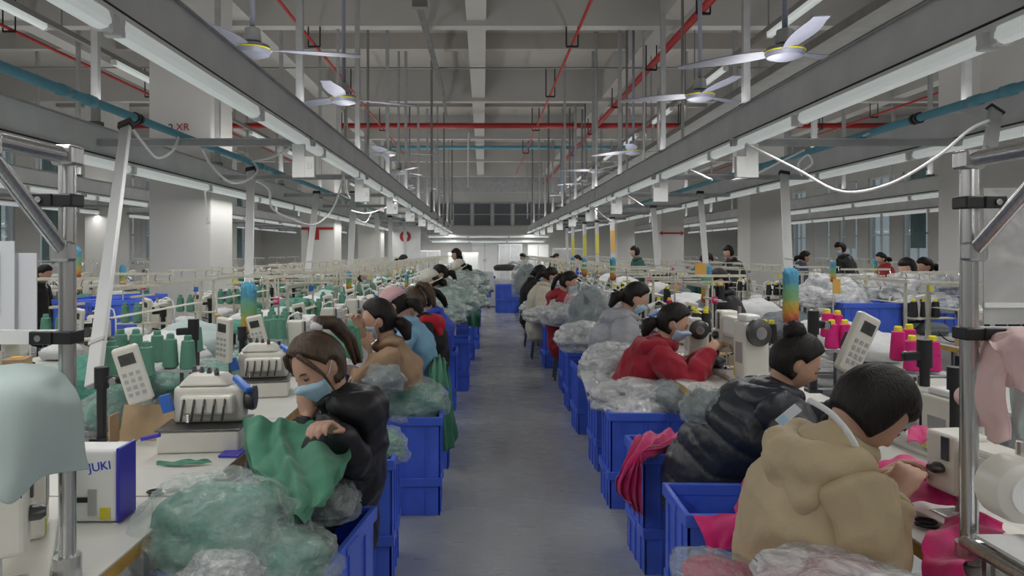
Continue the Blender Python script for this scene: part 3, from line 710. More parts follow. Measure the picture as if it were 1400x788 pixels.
BP = Proto(make_pole())
dus = thing('rainbow_duster', 'x', 'duster')
def fl(d, q):
    sn = max(.05, math.sqrt(1-min(1, d.z*d.z))); g_ = min(1, 2.0*sn)/sn
    return Vector((q.x*g_, q.y*g_, q.z*.95))*(1+.10*noise.noise(d*9)+.16*noise.noise(d*26))
MB().ball((0, 0, 0), (.050, .050, .2), 44, 40, fl).build('fluffy_head', M_rain, dus, smooth=True)
MB().tube([(0, 0, -.36), (0, 0, -.15)], .008, 8).build('handle', M_whitecl, dus)
dus['label'] = 'rainbow fluffy duster on a thin pole'
DU = Proto(dus)
# ---------------------------------------------------------------- machines in all rows
random.seed(11)
MT = .75
SIDE = {0: (-1.28, 'left'), 1: (-3.1, ''), 2: (1.52, ''), 3: (4.3, ''), 4: (-6.4, ''), 5: (-8.95, ''), 6: (7.25, ''), 7: (9.95, '')}
ROWLEFT = ['along the left side of the aisle', 'in the second row left of the aisle', 'along the right side of the aisle', 'in the second row right of the aisle', 'in the third row left of the aisle', 'in the outermost left row', 'in the third row right of the aisle', 'in the outermost right row']
SHORT = ['left of the aisle', 'in the second left row', 'right of the aisle', 'in the second right row', 'a', 'a', 'a', 'a']
ci = {'m': 0, 'g': 0, 'b': 0}
for ri_, (x0, x1, ex, ang, ys_, cnt, nm) in enumerate(rows):
    mx = SIDE[ri_][0]
    f = 1 if ang == 0 else -1
    for i in range(cnt):
        yc = ys_+(i+.5)*PITCH
        if blocked(x0, x1, yc-.56, yc+.56): continue
        if ri_ == 0 and i < 3: continue
        if ri_ == 2 and i < 3: continue
        isover = random.random() < .38
        r = ang+random.uniform(-.08, .08)
        (OV if isover else LK).put((mx, yc, MT), r, '%s machine from the front %s' % (nth(i), ROWLEFT[ri_]) if i else 'frontmost machine %s' % ROWLEFT[ri_], 'sewing machines')
        if ri_ > 3 and i % 2: continue
        sx = mx+f*(.24 if ri_ not in (0, 2) else .27); yy = yc+.36
        if not (ri_ in (0,) and i < 3):
            ST.put((sx, yy, MT), 0, '%s thread stand from the front %s' % (nth(i), ROWLEFT[ri_]), 'thread stands')
        if yc < 17 and ri_ < 4:
            for k_ in range(random.choice((2, 3, 4))):
                cx = sx-.15+.1*k_
                key = 'g' if ri_ < 2 else ('m' if (ri_ == 2 and i in (1, 2, 3, 4) and random.random() < .4) else 'b')
                if ri_ == 2 and i < 3: continue
                if ri_ == 0 and i < 3: continue
                pr_ = {'g': CG, 'm': CM, 'b': CB}[key]
                nmx = {'g': 'green', 'm': 'magenta', 'b': 'black yellow-tipped'}[key]
                pr_.put((cx, yy, MT+.205), 0, '%s %s cone on the %s stand %s' % (nth(k_), nmx, nth(i), SHORT[ri_]), 'thread cones on the stands')
        if yc < 15 and i % 1 == 0 and ri_ < 4 and not (ri_ in (0, 2) and i < 3):
            px_ = sx+.02*f; BP.put((px_, yc-.42, MT), 0 if f < 0 else PI, '%s black clamp pole from the front %s' % (nth(i), ROWLEFT[ri_]), 'clamp poles')
            PN.put((px_-f*.12, yc-.47, MT+.27), (.15, .2*f, random.uniform(-.5, .5)), '%s beige control panel from the front %s' % (nth(i), ROWLEFT[ri_]), 'control panels')
# ---------------------------------------------------------------- crates
def make_crate(h, w=.56, d=.36):
    t = thing('tote_crate', 'x', 'crate')
    x, y = w/2, d/2; a = .010; m = MB()
    m.box(-x+.01, x-.01, -y+.01, y-.01, 0, .008); m.box(-x, x, -y, -y+a, 0, h-.05); m.box(-x, x, y-a, y, 0, h-.05); m.box(-x, -x+a, -y, y, 0, h-.05); m.box(x-a, x, -y, y, 0, h-.05)
    m.build('shell', M_cblue, t)
    r = MB(); e = .012
    r.box(-x-e, x+e, -y-e, -y+a, h-.05, h); r.box(-x-e, x+e, y-a, y+e, h-.05, h); r.box(-x-e, -x+a, -y, y, h-.05, h); r.box(x-a, x+e, -y, y, h-.05, h)
    r.build('rim', M_cblue, t, bevel=.004)
    for s in (-1, 1):
        for q in (-.36, -.12, .12, .36):
            a0, a1 = sorted((s*y, s*(y+.007))); MB().box(q*w-.005, q*w+.005, a0, a1, .0, h-.05).build('rib', M_cblue, t)
        for q in (-.3, 0, .3):
            a0, a1 = sorted((s*x, s*(x+.007))); MB().box(a0, a1, q*d-.005, q*d+.005, 0, h-.05).build('rib', M_cblue, t)
        a0, a1 = sorted((s*(x+e-.001), s*(x+e+.006))); MB().box(a0, a1, -.06, .06, h-.04, h-.012).build('handle', M_cblue, t, bevel=.003)
    return t
CD, CS = Proto(make_crate(.355)), Proto(make_crate(.222))
CA = Proto(make_crate(.355, .50, .62)); CAS = Proto(make_crate(.222, .50, .62))
def stack(xe, yn, side, label, rz=0, h2=True, big=False, inset=.02):
    """xe = aisle-side edge, yn = near face"""
    cx = xe+side*(.28 if not big else .25); cy = yn+(.18 if not big else .31)
    (CAS if big else CS).put((cx, cy, .001), rz+.01, 'lower blue crate of '+label, 'blue crates beside the aisle')
    if h2: (CA if big else CD).put((cx+random.uniform(-.008, .008), cy, .2235), rz, 'upper blue crate of '+label, 'blue crates beside the aisle')
    return cx, cy
random.seed(5)
stack(-.455, 2.2, -1, 'the nearest left stack under bagged green garments', -.13, big=True)
lst = [(-.43, 3.41), (-.257, 4.28), (-.25, 5.2), (-.32, 6.15), (-.27, 7.1), (-.16, 8.1), (-.17, 9.3), (-.12, 10.4), (-.06, 11.6), (-.08, 13.2), (-.05, 15), (-.08, 17)]
for i, (x, y) in enumerate(lst): stack(x, y, -1, 'the %s stack from the front, left of the aisle' % nth(i+1), random.uniform(-.03, .03))
rst = [(.77, 2.70), (.77, 3.51), (.765, 4.4), (.80, 5.15), (.80, 6.2), (.83, 7.1), (.87, 8.0), (.82, 9.7), (.88, 10.8), (.86, 12.3), (.86, 14), (.9, 16)]
for i, (x, y) in enumerate(rst): stack(x, y, 1, 'the %s stack from the front, right of the aisle' % nth(i), random.uniform(-.03, .03))
for (x, y, n_) in ((.62, 18.6, 'alone in the far aisle'), (.13, 25, 'at the far end of the aisle')):
    CD.put((x, y, .001), .1, 'single blue crate standing %s' % n_, 'blue crates beside the aisle'); CD.put((x, y, .36), .1, 'blue crate stacked on the one %s' % n_, 'blue crates beside the aisle')
for i, (px, py, d) in enumerate(((1180, 440, 7.2), (1235, 432, 8), (1275, 440, 7.6), (1290, 425, 7.9), (1205, 425, 9.5), (150, 480, 7.5), (185, 470, 8.4), (120, 490, 7.8))):
    p = P(px, py, d); CD.put((p.x, p.y, max(.001, .70)), .2*i, '%s blue crate on the racks behind the benches, left to right' % nth(i), 'crates on the bundle racks')
# ---------------------------------------------------------------- bags and lumps
def cloth(rows_, mt_, label, name='cloth', cat='cloth', **k):
    m = drape(rows_, **k); return mk(name, m.mesh(name), mt_, None, True, label=label, cat=cat)
def lump(seed, wr=.22, wf=2.2, n=44, m=34):
    sd_ = Vector((seed*3.1, seed*1.7, 0))
    def f(d, q):
        w_ = Vector((noise.noise(d*1.7+sd_), noise.noise(d*1.7-sd_), noise.noise(d*1.9)))*.7; v = wr*(.6*noise.noise(d*wf*.8+sd_)+.34*ridge((d+w_)*wf*.9+sd_)-.15+.085*ridge((d+w_)*wf*1.8+sd_)+.012*ridge((d+w_*1.4)*wf*4.3))
        q = q*(1+v); q.z = max(q.z, -.55) if abs(q.z) < 3 else q.z
        return q
    return MB().ball((0, 0, 0), 1.0, n, m, f)
CORES, FILMS = [lump(i+20, .25, 2.6, 36, 26).mesh('garment_bundle') for i in range(3)], [lump(i+3, .34, 2.2, 56, 42).mesh('plastic_bag') for i in range(4)]
for q in CORES+FILMS: fixn(q); [setattr(p, 'use_smooth', True) for p in q.polygons]
BN = [0]
def bag(c, s, core, film, label, rz=0, group='bags of garments'):
    i = BN[0]; BN[0] += 1
    me = FILMS[i % 4].copy(); me.materials.clear(); me.materials.append(film)
    o = bpy.data.objects.new('plastic_bag', me); COL.objects.link(o); o.location = c; o.scale = s; o.rotation_euler = (0, 0, rz)
    tag(o, label, 'bag', group)
    if core:
        m2 = CORES[i % 3].copy(); m2.materials.clear(); m2.materials.append(core); k_ = bpy.data.objects.new('garment_bundle', m2); COL.objects.link(k_); k_.parent = o; k_.scale = (.82, .82, .80); k_.rotation_euler = (0, 0, 1)
    return o
M_gcore = mat('dull_green_bundle', (.07, .25, .19), .85, var=.3, vs=9, bump=.3, bs=30)
M_grcore = mat('grey_bundle', (.16, .18, .20), .85, var=.3, vs=9, bump=.3, bs=30)
M_pcore = mat('pink_bundle', (.55, .06, .16), .85, var=.3, vs=9, bump=.3, bs=30)
bag(P(296, 722, 2.22), (.235, .24, .155), M_gcore, M_film, 'large clear plastic bag of green garments nearest the camera, bottom left', .3)
bag(P(378, 762, 2.2), (.17, .2, .10), M_gcore, M_film, 'clear plastic bag of green garments right of the largest bag, in the nearest crate', .8)
bag(P(455, 688, 2.6), (.10, .14, .07), M_grcore, M_film, 'crumpled clear bag at the far corner of the nearest left crate', .2)
bag(P(300, 790, 2.0), (.11, .10, .07), None, M_film2, 'empty clear bag at the bottom edge, left', .5)
bag(P(345, 690, 2.62), (.17, .12, .08), M_gcore, M_film, 'clear bag of green garments under the held green cloth', 1.2)
bag(P(524, 612, 3.62), (.12, .15, .10), M_gcore, M_film, 'small clear bag sunk in the second crate stack on the left', .4)
bag(P(562, 550, 4.5), (.23, .22, .15), M_gcore, M_film, 'clear bag of pale green garments beside the tan cardigan', .4)
bag(P(520, 520, 4.25), (.14, .14, .10), M_grcore, M_film, 'light crumpled bag in the lap of the tan cardigan woman', 1.4)
for i, (px, py, d, a, b, c) in enumerate(((596, 430, 7.6, .3, .3, .17), (617, 412, 8.7, .3, .35, .2), (600, 402, 8.9, .3, .4, .17), (628, 402, 9.9, .24, .3, .2), (610, 425, 8.2, .22, .3, .12), (641, 412, 11, .2, .3, .14), (632, 390, 12, .3, .4, .22), (648, 402, 13.2, .2, .3, .18), (640, 383, 14.5, .3, .4, .2), (650, 395, 16, .3, .4, .2))):
    bag(P(px, py, d), (a, b, c), M_gcore, M_filmg, '%s pale green heap from the front on the left crates' % nth(i), i, 'pale heaps on the left crates')
cloth([[P(800, 486, 5.75), P(850, 478, 5.75), P(905, 500, 5.6), P(958, 522, 5.3)],
       [P(793, 500, 5.3), P(850, 492, 5.3), P(900, 512, 5.1), P(962, 530, 4.95)],
       [P(800, 530, 4.85), P(850, 520, 4.8), P(905, 528, 4.75), P(955, 545, 4.7)],
       [P(822, 556, 4.55), P(860, 545, 4.5), P(905, 548, 4.5), P(942, 562, 4.5)],
       [P(834, 566, 4.43), P(862, 566, 4.42), P(900, 567, 4.42), P(938, 568, 4.44)]], M_film2, 'big milky plastic sheet draped over the third crate stack on the right', 'plastic_sheet', 'sheet', seed=41, fold=.02, ff=9, wr=.03, nu=80, nv=60)
bag(P(870, 545, 4.7), (.30, .2, .12), M_grcore, M_film2, 'grey garment bundle under the big milky sheet', .2)
bag(P(838, 500, 5.35), (.28, .24, .17), M_grcore, M_film2, 'milky plastic bag behind the big sheet on the right crates', 1)
bag(P(925, 545, 4.55), (.22, .16, .12), M_grcore, M_film, 'loose end of plastic sheet hanging in front of the bench, right side', 2)
bag(P(800, 465, 6.6), (.26, .3, .17), M_grcore, M_film2, 'pale grey bag on the crates just before the grey puffer jacket', .3)
bag(P(808, 430, 7.6), (.26, .3, .34), M_grcore, M_film, 'tall grey bagged bundle standing behind the grey puffer jacket', .3)
bag(P(772, 432, 8.7), (.26, .3, .2), M_grcore, M_film2, 'pale bag on the crates before the small red jacket', .7)
bag(P(745, 432, 10.2), (.28, .3, .14), None, M_film2, 'white bag on the crates behind the small red jacket', .7)
bag(P(735, 422, 11.4), (.26, .3, .14), None, M_film2, 'white bag further along the right crates', .2)
bag(P(723, 388, 13), (.30, .4, .42), M_grcore, M_film, 'tall grey covered heap at the end of the right crates', .2)
bag(P(962, 560, 3.3), (.10, .12, .11), M_grcore, M_film, 'clear bag tucked behind the black puffer jacket', .2)
bag(P(1000, 800, 1.95), (.13, .2, .05), M_pcore, M_film, 'clear bag of pink garments at the bottom edge left of the beige jacket', .2)
bag(P(1145, 806, 1.75), (.17, .2, .075), M_pcore, M_film2, 'milky bag of pink garments in front of the beige jacket', .9)
for i, (px, py, d, a, c, mt_) in enumerate(((1110, 410, 7.2, .2, .12, M_grcore), (1160, 418, 7.4, .28, .2, None), (1175, 400, 8, .3, .2, None), (1240, 398, 7.6, .26, .2, M_grcore), (1250, 425, 7.2, .22, .14, M_grcore), (1282, 418, 7.4, .18, .12, None), (1130, 400, 8.2, .26, .2, None), (1285, 392, 8, .16, .16, M_black))):
    bag(P(px, py, d), (a, .2, c), mt_, M_film2, '%s of the white and grey bags piled behind the magenta cones, from the left' % nth(i), i, 'bags behind the magenta cones')
for i, (px, py, d, a, c) in enumerate(((155, 568, 3.7, .17, .13), (235, 525, 4.4, .16, .13), (295, 522, 4.7, .20, .15), (330, 500, 5.3, .16, .12), (372, 490, 5.5, .22, .15))):
    bag(P(px, py, d), (a, .18, c), M_gcore, M_film, '%s clear bag of green pieces from the left on the left benches' % nth(i), i, 'bags on the left benches')
# ---------------------------------------------------------------- draped cloths
cloth([[P(-30, 505, 1.75), P(20, 500, 1.78), P(60, 494, 1.82), P(84, 494, 1.84)],
       [P(-30, 520, 1.60), P(20, 520, 1.62), P(62, 516, 1.68), P(96, 512, 1.78)],
       [P(-40, 570, 1.55), P(15, 575, 1.56), P(70, 560, 1.64), P(108, 560, 1.74)],
       [P(-40, 620, 1.53), P(20, 650, 1.54), P(66, 634, 1.62), P(118, 605, 1.72)],
       [P(-40, 640, 1.52), P(10, 690, 1.53), P(60, 655, 1.62), P(126, 642, 1.72)]], M_mintcl, 'pale mint cloth draped over the near left machine and frame', fold=.008, ff=9, fdir='h', seed=2, wr=.003)
cloth([[P(330, 568, 2.75), P(370, 572, 2.72), P(410, 572, 2.72), P(446, 580, 2.70)],
       [P(332, 600, 2.66), P(365, 605, 2.62), P(412, 610, 2.60), P(470, 600, 2.62)],
       [P(340, 640, 2.55), P(375, 652, 2.45), P(425, 650, 2.40), P(480, 622, 2.50)],
       [P(366, 655, 2.42), P(390, 685, 2.30), P(432, 682, 2.30), P(470, 650, 2.46)],
       [P(368, 670, 2.36), P(396, 708, 2.22), P(420, 704, 2.22), P(452, 672, 2.42)]], M_greencl, 'green garment piece held up by the woman in black', fold=.026, ff=22, fdir='v', seed=4, wr=.012, nu=80, nv=60)
cloth([[P(457, 470, 4.25), P(475, 455, 4.25), P(490, 447, 4.22)], [P(458, 480, 4.2), P(478, 475, 4.2), P(493, 470, 4.2)], [P(470, 490, 4.2), P(486, 492, 4.2), P(497, 495, 4.2)]], M_greencl, 'green cloth lifted by the woman in the tan cardigan', seed=6, fold=.015)
cloth([[P(590, 488, 5.5), P(600, 486, 5.5), P(612, 495, 5.45)], [P(586, 520, 5.2), P(602, 516, 5.2), P(618, 540, 5.3)], [P(596, 560, 5.1), P(606, 566, 5.12), P(622, 580, 5.3)], [P(600, 606, 5.1), P(610, 618, 5.12), P(624, 606, 5.3)]], M_greencl, 'dark green cloths trailing from a left crate to the floor', seed=8, fold=.03, ff=22, wr=.012)
cloth([[P(640, 424, 9.2), P(655, 424, 9.2)], [P(638, 432, 9.1), P(657, 432, 9.1)], [P(640, 446, 9.1), P(655, 448, 9.1)]], M_greencl, 'green cloth hanging over a far left crate', seed=9, fold=.03, ff=12)
cloth([[P(878, 592, 3.95), P(915, 588, 3.95), P(950, 592, 3.95)], [P(866, 603, 3.6), P(905, 598, 3.65), P(948, 602, 3.7)], [P(850, 640, 3.42), P(872, 630, 3.42), P(885, 622, 3.42)], [P(843, 672, 3.42), P(858, 672, 3.42), P(876, 660, 3.42)], [P(862, 686, 3.42), P(868, 700, 3.42), P(878, 705, 3.42)]], M_mag, 'magenta cloth spilling over the second crate on the right', seed=10, fold=.025, ff=24, wr=.012, nu=50, nv=40)
cloth([[P(876, 625, 3.46), P(900, 612, 3.5), P(944, 612, 3.55)], [P(880, 632, 3.44), P(905, 622, 3.6), P(944, 618, 3.7)], [P(900, 620, 3.7), P(920, 614, 3.8), P(945, 610, 3.8)]], M_film2, 'crumpled clear film lying on the magenta cloth crate', seed=12, fold=.01, ff=20, wr=.01)
cloth([[P(947, 704, 2.69), P(980, 702, 2.66), P(1020, 698, 2.6), P(1050, 640, 2.6)], [P(960, 730, 2.62), P(985, 725, 2.6), P(1020, 715, 2.55), P(1045, 690, 2.5)], [P(968, 755, 2.6), P(985, 752, 2.58), P(1005, 750, 2.55), P(1020, 745, 2.5)]], M_mag, 'magenta cloth hanging over the rim of the nearest right crate', seed=14, fold=.015, ff=9)
cloth([[P(1005, 690, 2.75), P(1015, 660, 2.8), P(1035, 640, 2.8)], [P(1005, 700, 2.7), P(1022, 690, 2.65), P(1040, 680, 2.6)], [P(1000, 705, 2.65), P(1020, 702, 2.6), P(1040, 700, 2.55)]], M_mag, 'magenta cloth rising behind the beige jacket', seed=15, fold=.012, ff=7)
cloth([[P(1196, 632, 2.46), P(1235, 622, 2.42), P(1270, 630, 2.38)], [P(1200, 652, 2.34), P(1250, 642, 2.30), P(1300, 648, 2.25), P(1322, 650, 2.25)][:3], [P(1205, 690, 2.18), P(1250, 690, 2.16), P(1310, 688, 2.16)]], M_mag, 'magenta pieces being sewn beside the beige jacket', seed=16, fold=.010, ff=8, wr=.008)
cloth([[P(1292, 708, 2.12), P(1330, 696, 2.10), P(1372, 714, 2.06)], [P(1266, 730, 1.96), P(1310, 722, 2.02), P(1372, 732, 1.99)], [P(1260, 765, 1.9), P(1298, 768, 1.84), P(1324, 766, 1.80)], [P(1266, 808, 1.88), P(1295, 812, 1.82), P(1322, 810, 1.77)]], M_mag, 'stack of magenta pieces hanging off the near right bench', seed=18, fold=.014, ff=14, fdir='h', wr=.006)
cloth([[P(1240, 585, 2.6), P(1256, 580, 2.6), P(1275, 588, 2.6)], [P(1242, 600, 2.5), P(1258, 604, 2.5), P(1275, 600, 2.5)]], M_mag, 'small magenta scrap behind the near right machine', seed=19)
cloth([[P(1340, 470, 1.90), P(1352, 460, 1.86), P(1366, 456, 1.80), P(1386, 452, 1.76)],
       [P(1333, 515, 1.84), P(1348, 515, 1.78), P(1364, 512, 1.72), P(1378, 505, 1.70)],
       [P(1336, 565, 1.80), P(1350, 568, 1.76), P(1364, 566, 1.70), P(1378, 560, 1.68)],
       [P(1346, 602, 1.80), P(1356, 608, 1.76), P(1368, 606, 1.70), P(1379, 602, 1.68)]], M_pinkcl, 'pale pink cloth hanging at the right metal frame', seed=21, fold=.010, ff=9, fdir='h', wr=.004)
cloth([[P(1350, 462, 1.88), P(1385, 448, 1.88), P(1440, 448, 1.86)], [P(1356, 474, 1.72), P(1388, 462, 1.68), P(1440, 462, 1.62)], [P(1368, 492, 1.70), P(1394, 498, 1.66), P(1440, 505, 1.60)], [P(1374, 530, 1.70), P(1398, 536, 1.66), P(1440, 540, 1.60)]], M_pinkcl, 'pale pink cloth folded over the top right of the rack', seed=25, fold=.008, ff=8, wr=.004)
cloth([[P(1312, 528, 1.98), P(1326, 524, 1.95), P(1340, 520, 1.9)], [P(1304, 545, 1.95), P(1322, 552, 1.9), P(1340, 560, 1.86)], [P(1322, 572, 1.94), P(1332, 580, 1.9), P(1342, 586, 1.86)]], M_pinkcl, 'small pink flap left of the hanging pink cloth', seed=26, fold=.008, ff=8)
cloth([[P(1380, 520, 1.74), P(1440, 515, 1.68)], [P(1382, 560, 1.74), P(1440, 560, 1.68)], [P(1384, 600, 1.74), P(1440, 604, 1.68)]], M_mintcl, 'pale grey cloth under the pink cloth on the right', seed=22, fold=.008)
# ---------------------------------------------------------------- metal frames at both sides of the foreground
def frame(sd_, X, base, label):
    t = thing('tube_stand', label, 'frame', (X, 0, 0)); d = 1.8 if sd_ < 0 else 1.88; q = (d, )
    xx = 0
    def ptube(a, b, r=.019, nm='tube'):
        o = MB().tube([a, b], r, 16).build(nm, M_chrome, t, smooth='auto')
        m = MB(); a = Vector(a); b = Vector(b)
        tt = (b-a).normalized(); side = tt.orthogonal().normalized(); w = tt.cross(side)
        for k_ in range(4):
            u = side*math.cos(k_*PI/2+.6)+w*math.sin(k_*PI/2+.6); MB().bar(a+u*r, b+u*r, .006, .004, up=u).build('ridge', M_steel, o)
        return o
    ptube((0, d, base), (0, d, CAMH+.235), .020, 'upright')
    ptube((0, d+.02, CAMH+.235), (0, .6, CAMH+.235), .018, 'top_tube')
    ptube((0, d-.015, CAMH+.0), (0, d-.30, CAMH+.215), .017, 'brace')
    MB().cbox((0, d, CAMH+.235), .055, .06, .05).build('joint', M_chrome, t, bevel=.008)
    MB().cbox((0, d-.30, CAMH+.22), .05, .05, .05).build('joint', M_chrome, t, bevel=.008)
    MB().cbox((0, d-.02, CAMH+.0), .05, .04, .05).build('joint', M_chrome, t, bevel=.008)
    MB().tube([(0, d, base), (0, d, base+.05)], .032, 14).build('foot_socket', M_chrome, t)
    for z in (CAMH+.125, CAMH-.21):
        MB().box(-.027, .027, d-.03, d+.03, z-.016, z+.016).build('black_clamp', M_black, t, bevel=.004)
        MB().box(*sorted((sd_*.02, sd_*.075)), d-.035, d-.02, z-.016, z+.016).build('black_clamp', M_black, t, bevel=.003)
        MB().lathe([(0, -.005), (.008, -.005), (.008, 0), (0, 0)], 12, (sd_*.05, d-.036, z), 'y').build('clamp_bolt', M_steel, t)
    MB().bar((sd_*.02, d-.005, CAMH-.21), (sd_*.6, d-.005, CAMH-.21), .02, .034).build('board_rail', M_white, t)
    return t
frame(-1, -1.022, .752, 'brushed tube frame standing on the near left table')
frame(1, 1.25, .752, 'brushed tube frame standing at the near right bench')
# paper boards behind left frame, plastic screen behind right frame
t = thing('paper_board', 'white paper patterns hanging on the near left frame', 'paper', P(0, 395, 1.84))
MB().box(-.16, .036, 0, .003, -.11, .12).build('sheet', M_paper, t); MB().box(.02, .085, .012, .015, -.12, .09).build('sheet', M_paper, t); MB().box(-.02, -.0, -.004, 0, -.06, .09).build('printed_edge', M_grey, t)
t = thing('work_screen', 'tall translucent screen right of the right metal frame', 'screen', P(1345, 330, 2.2))
MB().box(0, .5, 0, .004, -.25, .16).build('sheet', film_mat('foggy_screen', (.5, .5, .5), .8), t); MB().box(0, .5, -.006, 0, -.20, -.185).build('rail', M_white, t)
t = thing('steel_shelf', 'grey metal shelf with tube edge at the bottom right corner', 'shelf', (1.225, 1.5, .842))
MB().box(.0, .4, -.3, .32, -.004, .004).build('plate', M_trunk, t); MB().tube([(0, -.35, -.03), (0, .36, -.03)], .016, 12).build('tube', M_chrome, t, smooth='auto'); MB().tube([(0, .34, -.03), (.4, .34, -.03)], .014, 12).build('tube', M_chrome, t, smooth='auto')
for y_ in (-.3, .3): MB().tube([(.02, y_, -.03), (.02, y_, -.091)], .014, 10).build('leg', M_chrome, t)
# ---------------------------------------------------------------- near machines and bench clutter
near = copytree(lock, (-1.215, 1.88, .75), PI+.47, 'large sewing machine under the mint cloth, blue logo on its end', 'sewing machines', (1.1, 1.1, .92))
near2 = copytree(lock, (1.44, 1.94, .75), .12, 'large sewing machine beside the right metal frame, handwheel towards the camera', 'sewing machines', (1.05, 1.25, .80))
def logo(px, py, d, sz, rot, label, body='JUKI'):
    p = P(px, py, d); t = thing('machine_badge', label, 'badge', p); text(body, M_jblue, t, sz, rot); return t
# electronic head box with violet edge
t = thing('machine_end_box', 'white machine end box with violet edge and blue lettering beside the left frame', 'sewing machine', (-1.175, 2.20, .752))
MB().box(-.075, .10, -.05, .05, 0, .215).build('housing', M_white, t, bevel=.012, seg=3)
e_ = MB().box(.098, .108, -.054, .054, 0, .22).build('violet_edge', M_purple, t, bevel=.004)
MB().box(-.02, .02, -.054, -.05, .06, .075).build('slot', M_black, t); MB().box(.015, .04, -.055, -.05, .02, .10).build('lever', M_grey, t, bevel=.003); MB().box(.05, .08, -.053, -.05, .01, .045).build('warning_sticker', M_yellow, t)
text('JUKI', M_jblue, t, .036, Matrix.Translation((.050, -.0515, .165)) @ Matrix.Rotation(PI/2, 4, 'X') @ Matrix.Rotation(.15, 4, 'Z'))
logo(14, 676, 1.62, .03, Matrix.Rotation(PI/2, 4, 'X'), 'small blue lettering on the near left machine head')
t = thing('machine_badge', 'blue lettering on the side of the near right machine', 'badge', (1.375, 1.89, .955)); text('JUKI', M_jblue, t, .045, Matrix.Rotation(-PI/2, 4, 'Z') @ Matrix.Rotation(PI/2, 4, 'X'))
MB().box(-.001, .0, -.16, -.12, -.06, -.02).build('yellow_mark', M_yellow, t)
t = thing('handwheel_cover', 'round cream motor cover on the near right machine', 'motor', P(1396, 672, 1.66))
MB().lathe([(0, -.03), (.05, -.03), (.068, -.02), (.074, .0), (.074, .05), (0, .05)], 32, axis='y').build('drum', M_cream, t, smooth='auto'); MB().lathe([(.03, -.036), (.045, -.036), (.045, -.03), (.03, -.03)], 24, axis='y').build('ring', M_white, t)
# second machine: overlock at the left with scissors, cardboard etc
copytree(over, (-1.15, 3.02, .75), PI/2+.1, 'large cream overlock machine with blue lever on the second left table', 'sewing machines', (1.0, 1.0, .98))
t = thing('scissors', 'black-handled scissors lying by the yellow sticker, near left table', 'scissors', (-1.05, 2.42, .752), .6)
MB().bar((0, 0, .004), (.09, 0, .004), .012, .003).build('blade', M_steel, t); MB().bar((0, .004, .006), (.09, .02, .006), .012, .003).build('blade', M_steel, t)
for s in (-1, 1): MB().tube([(-.03+.022*math.cos(a), s*.02+.014*math.sin(a), .005) for a in [2*PI*i/12 for i in range(13)]], .004, 6).build('handle', M_black, t)
t = thing('scissors', 'black-handled scissors on the bench beside the beige sleeve', 'scissors', PZ(1250, 715, .756), 2.6)
MB().bar((0, 0, .004), (.08, 0, .004), .012, .003).build('blade', M_steel, t)
for s in (-1, 1): MB().tube([(-.03+.026*math.cos(a), s*.02+.016*math.sin(a), .005) for a in [2*PI*i/12 for i in range(13)]], .005, 6).build('handle', M_black, t)
t = thing('cardboard_sheet', 'folded brown cardboard leaning behind the overlock machine', 'cardboard', (-1.42, 3.05, .76)); MB().box(-.10, .14, 0, .006, 0, .15, Matrix.Rotation(-.35, 4, 'X')).build('flap', M_card, t); MB().box(-.10, -.095, -.08, .0, 0, .12).build('flap', M_card, t)
t = thing('marker_pen', 'violet marker tilted against the cardboard on the left table', 'pen', P(206, 598, 2.75)); MB().tube([(-.035, 0, -.008), (.035, 0, .008)], .008, 10).build('barrel', M_purple, t); MB().tube([(-.09, 0, -.045), (-.035, 0, -.008)], .003, 6).build('shaft', M_steel, t)
cloth([[PZ(214, 636, .757), PZ(250, 637, .757), PZ(290, 634, .757)], [PZ(214, 632, .765), PZ(250, 630, .765), PZ(285, 630, .765)]], M_greencl, 'narrow green scrap under the overlock machine', seed=31, fold=.004)
t = thing('phone', 'dark blue phone lying at the right of the overlock machine', 'phone', PZ(318, 621, .752)); MB().box(-.04, .04, -.05, .05, 0, .008).build('case', M_purple, t, bevel=.002)
t = thing('needle_gauge', 'teal and yellow strip under the needle of the near left machine', 'strip', PZ(50, 757, .757), -.1); MB().box(-.06, .08, -.012, .012, 0, .003).build('teal_strip', M_greent, t); MB().box(-.03, .0, -.014, .012, .003, .005).build('yellow_mark', M_yellow, t)
text('AM', M_black, thing('table_edge_mark', 'small dark letters on the yellow edge of the near left table', 'mark', (-.949, 2.12, .728)), .03, Matrix.Rotation(PI/2, 4, 'Z') @ Matrix.Rotation(PI/2, 4, 'X'))
t = thing('tape_roll', 'yellow tape on the corner of the near left table', 'tape', PZ(243, 690, .757)); MB().box(-.03, .03, -.02, .02, 0, .006).build('tape', M_yellow, t, bevel=.002)
random.seed(21)
gl = thing('gooseneck_lamp', 'x', 'lamp')
MB().tube([(0, 0, 0), (0, 0, .03)], .03, 12).build('base', M_dmetal, gl); MB().tube([(0, 0, .03), (0, 0, .25), (-.02, 0, .33), (-.08, 0, .36), (-.13, 0, .33)], .007, 8).build('neck', M_white, gl, smooth=True)
MB().tube([(-.12, 0, .335), (-.17, 0, .30)], [.014, .026], 12).build('lamp_head', M_white, gl)
GL = Proto(gl)
def heap(c, sc, mt_, label, group):
    m2 = CORES[BN[0] % 3].copy(); BN[0] += 1; m2.materials.clear(); m2.materials.append(mt_); o = bpy.data.objects.new('fabric_heap', m2); COL.objects.link(o); o.location = c; o.scale = sc; o.rotation_euler = (0, 0, random.uniform(0, 6))
    return tag(o, label, 'fabric', group)
gi = 0
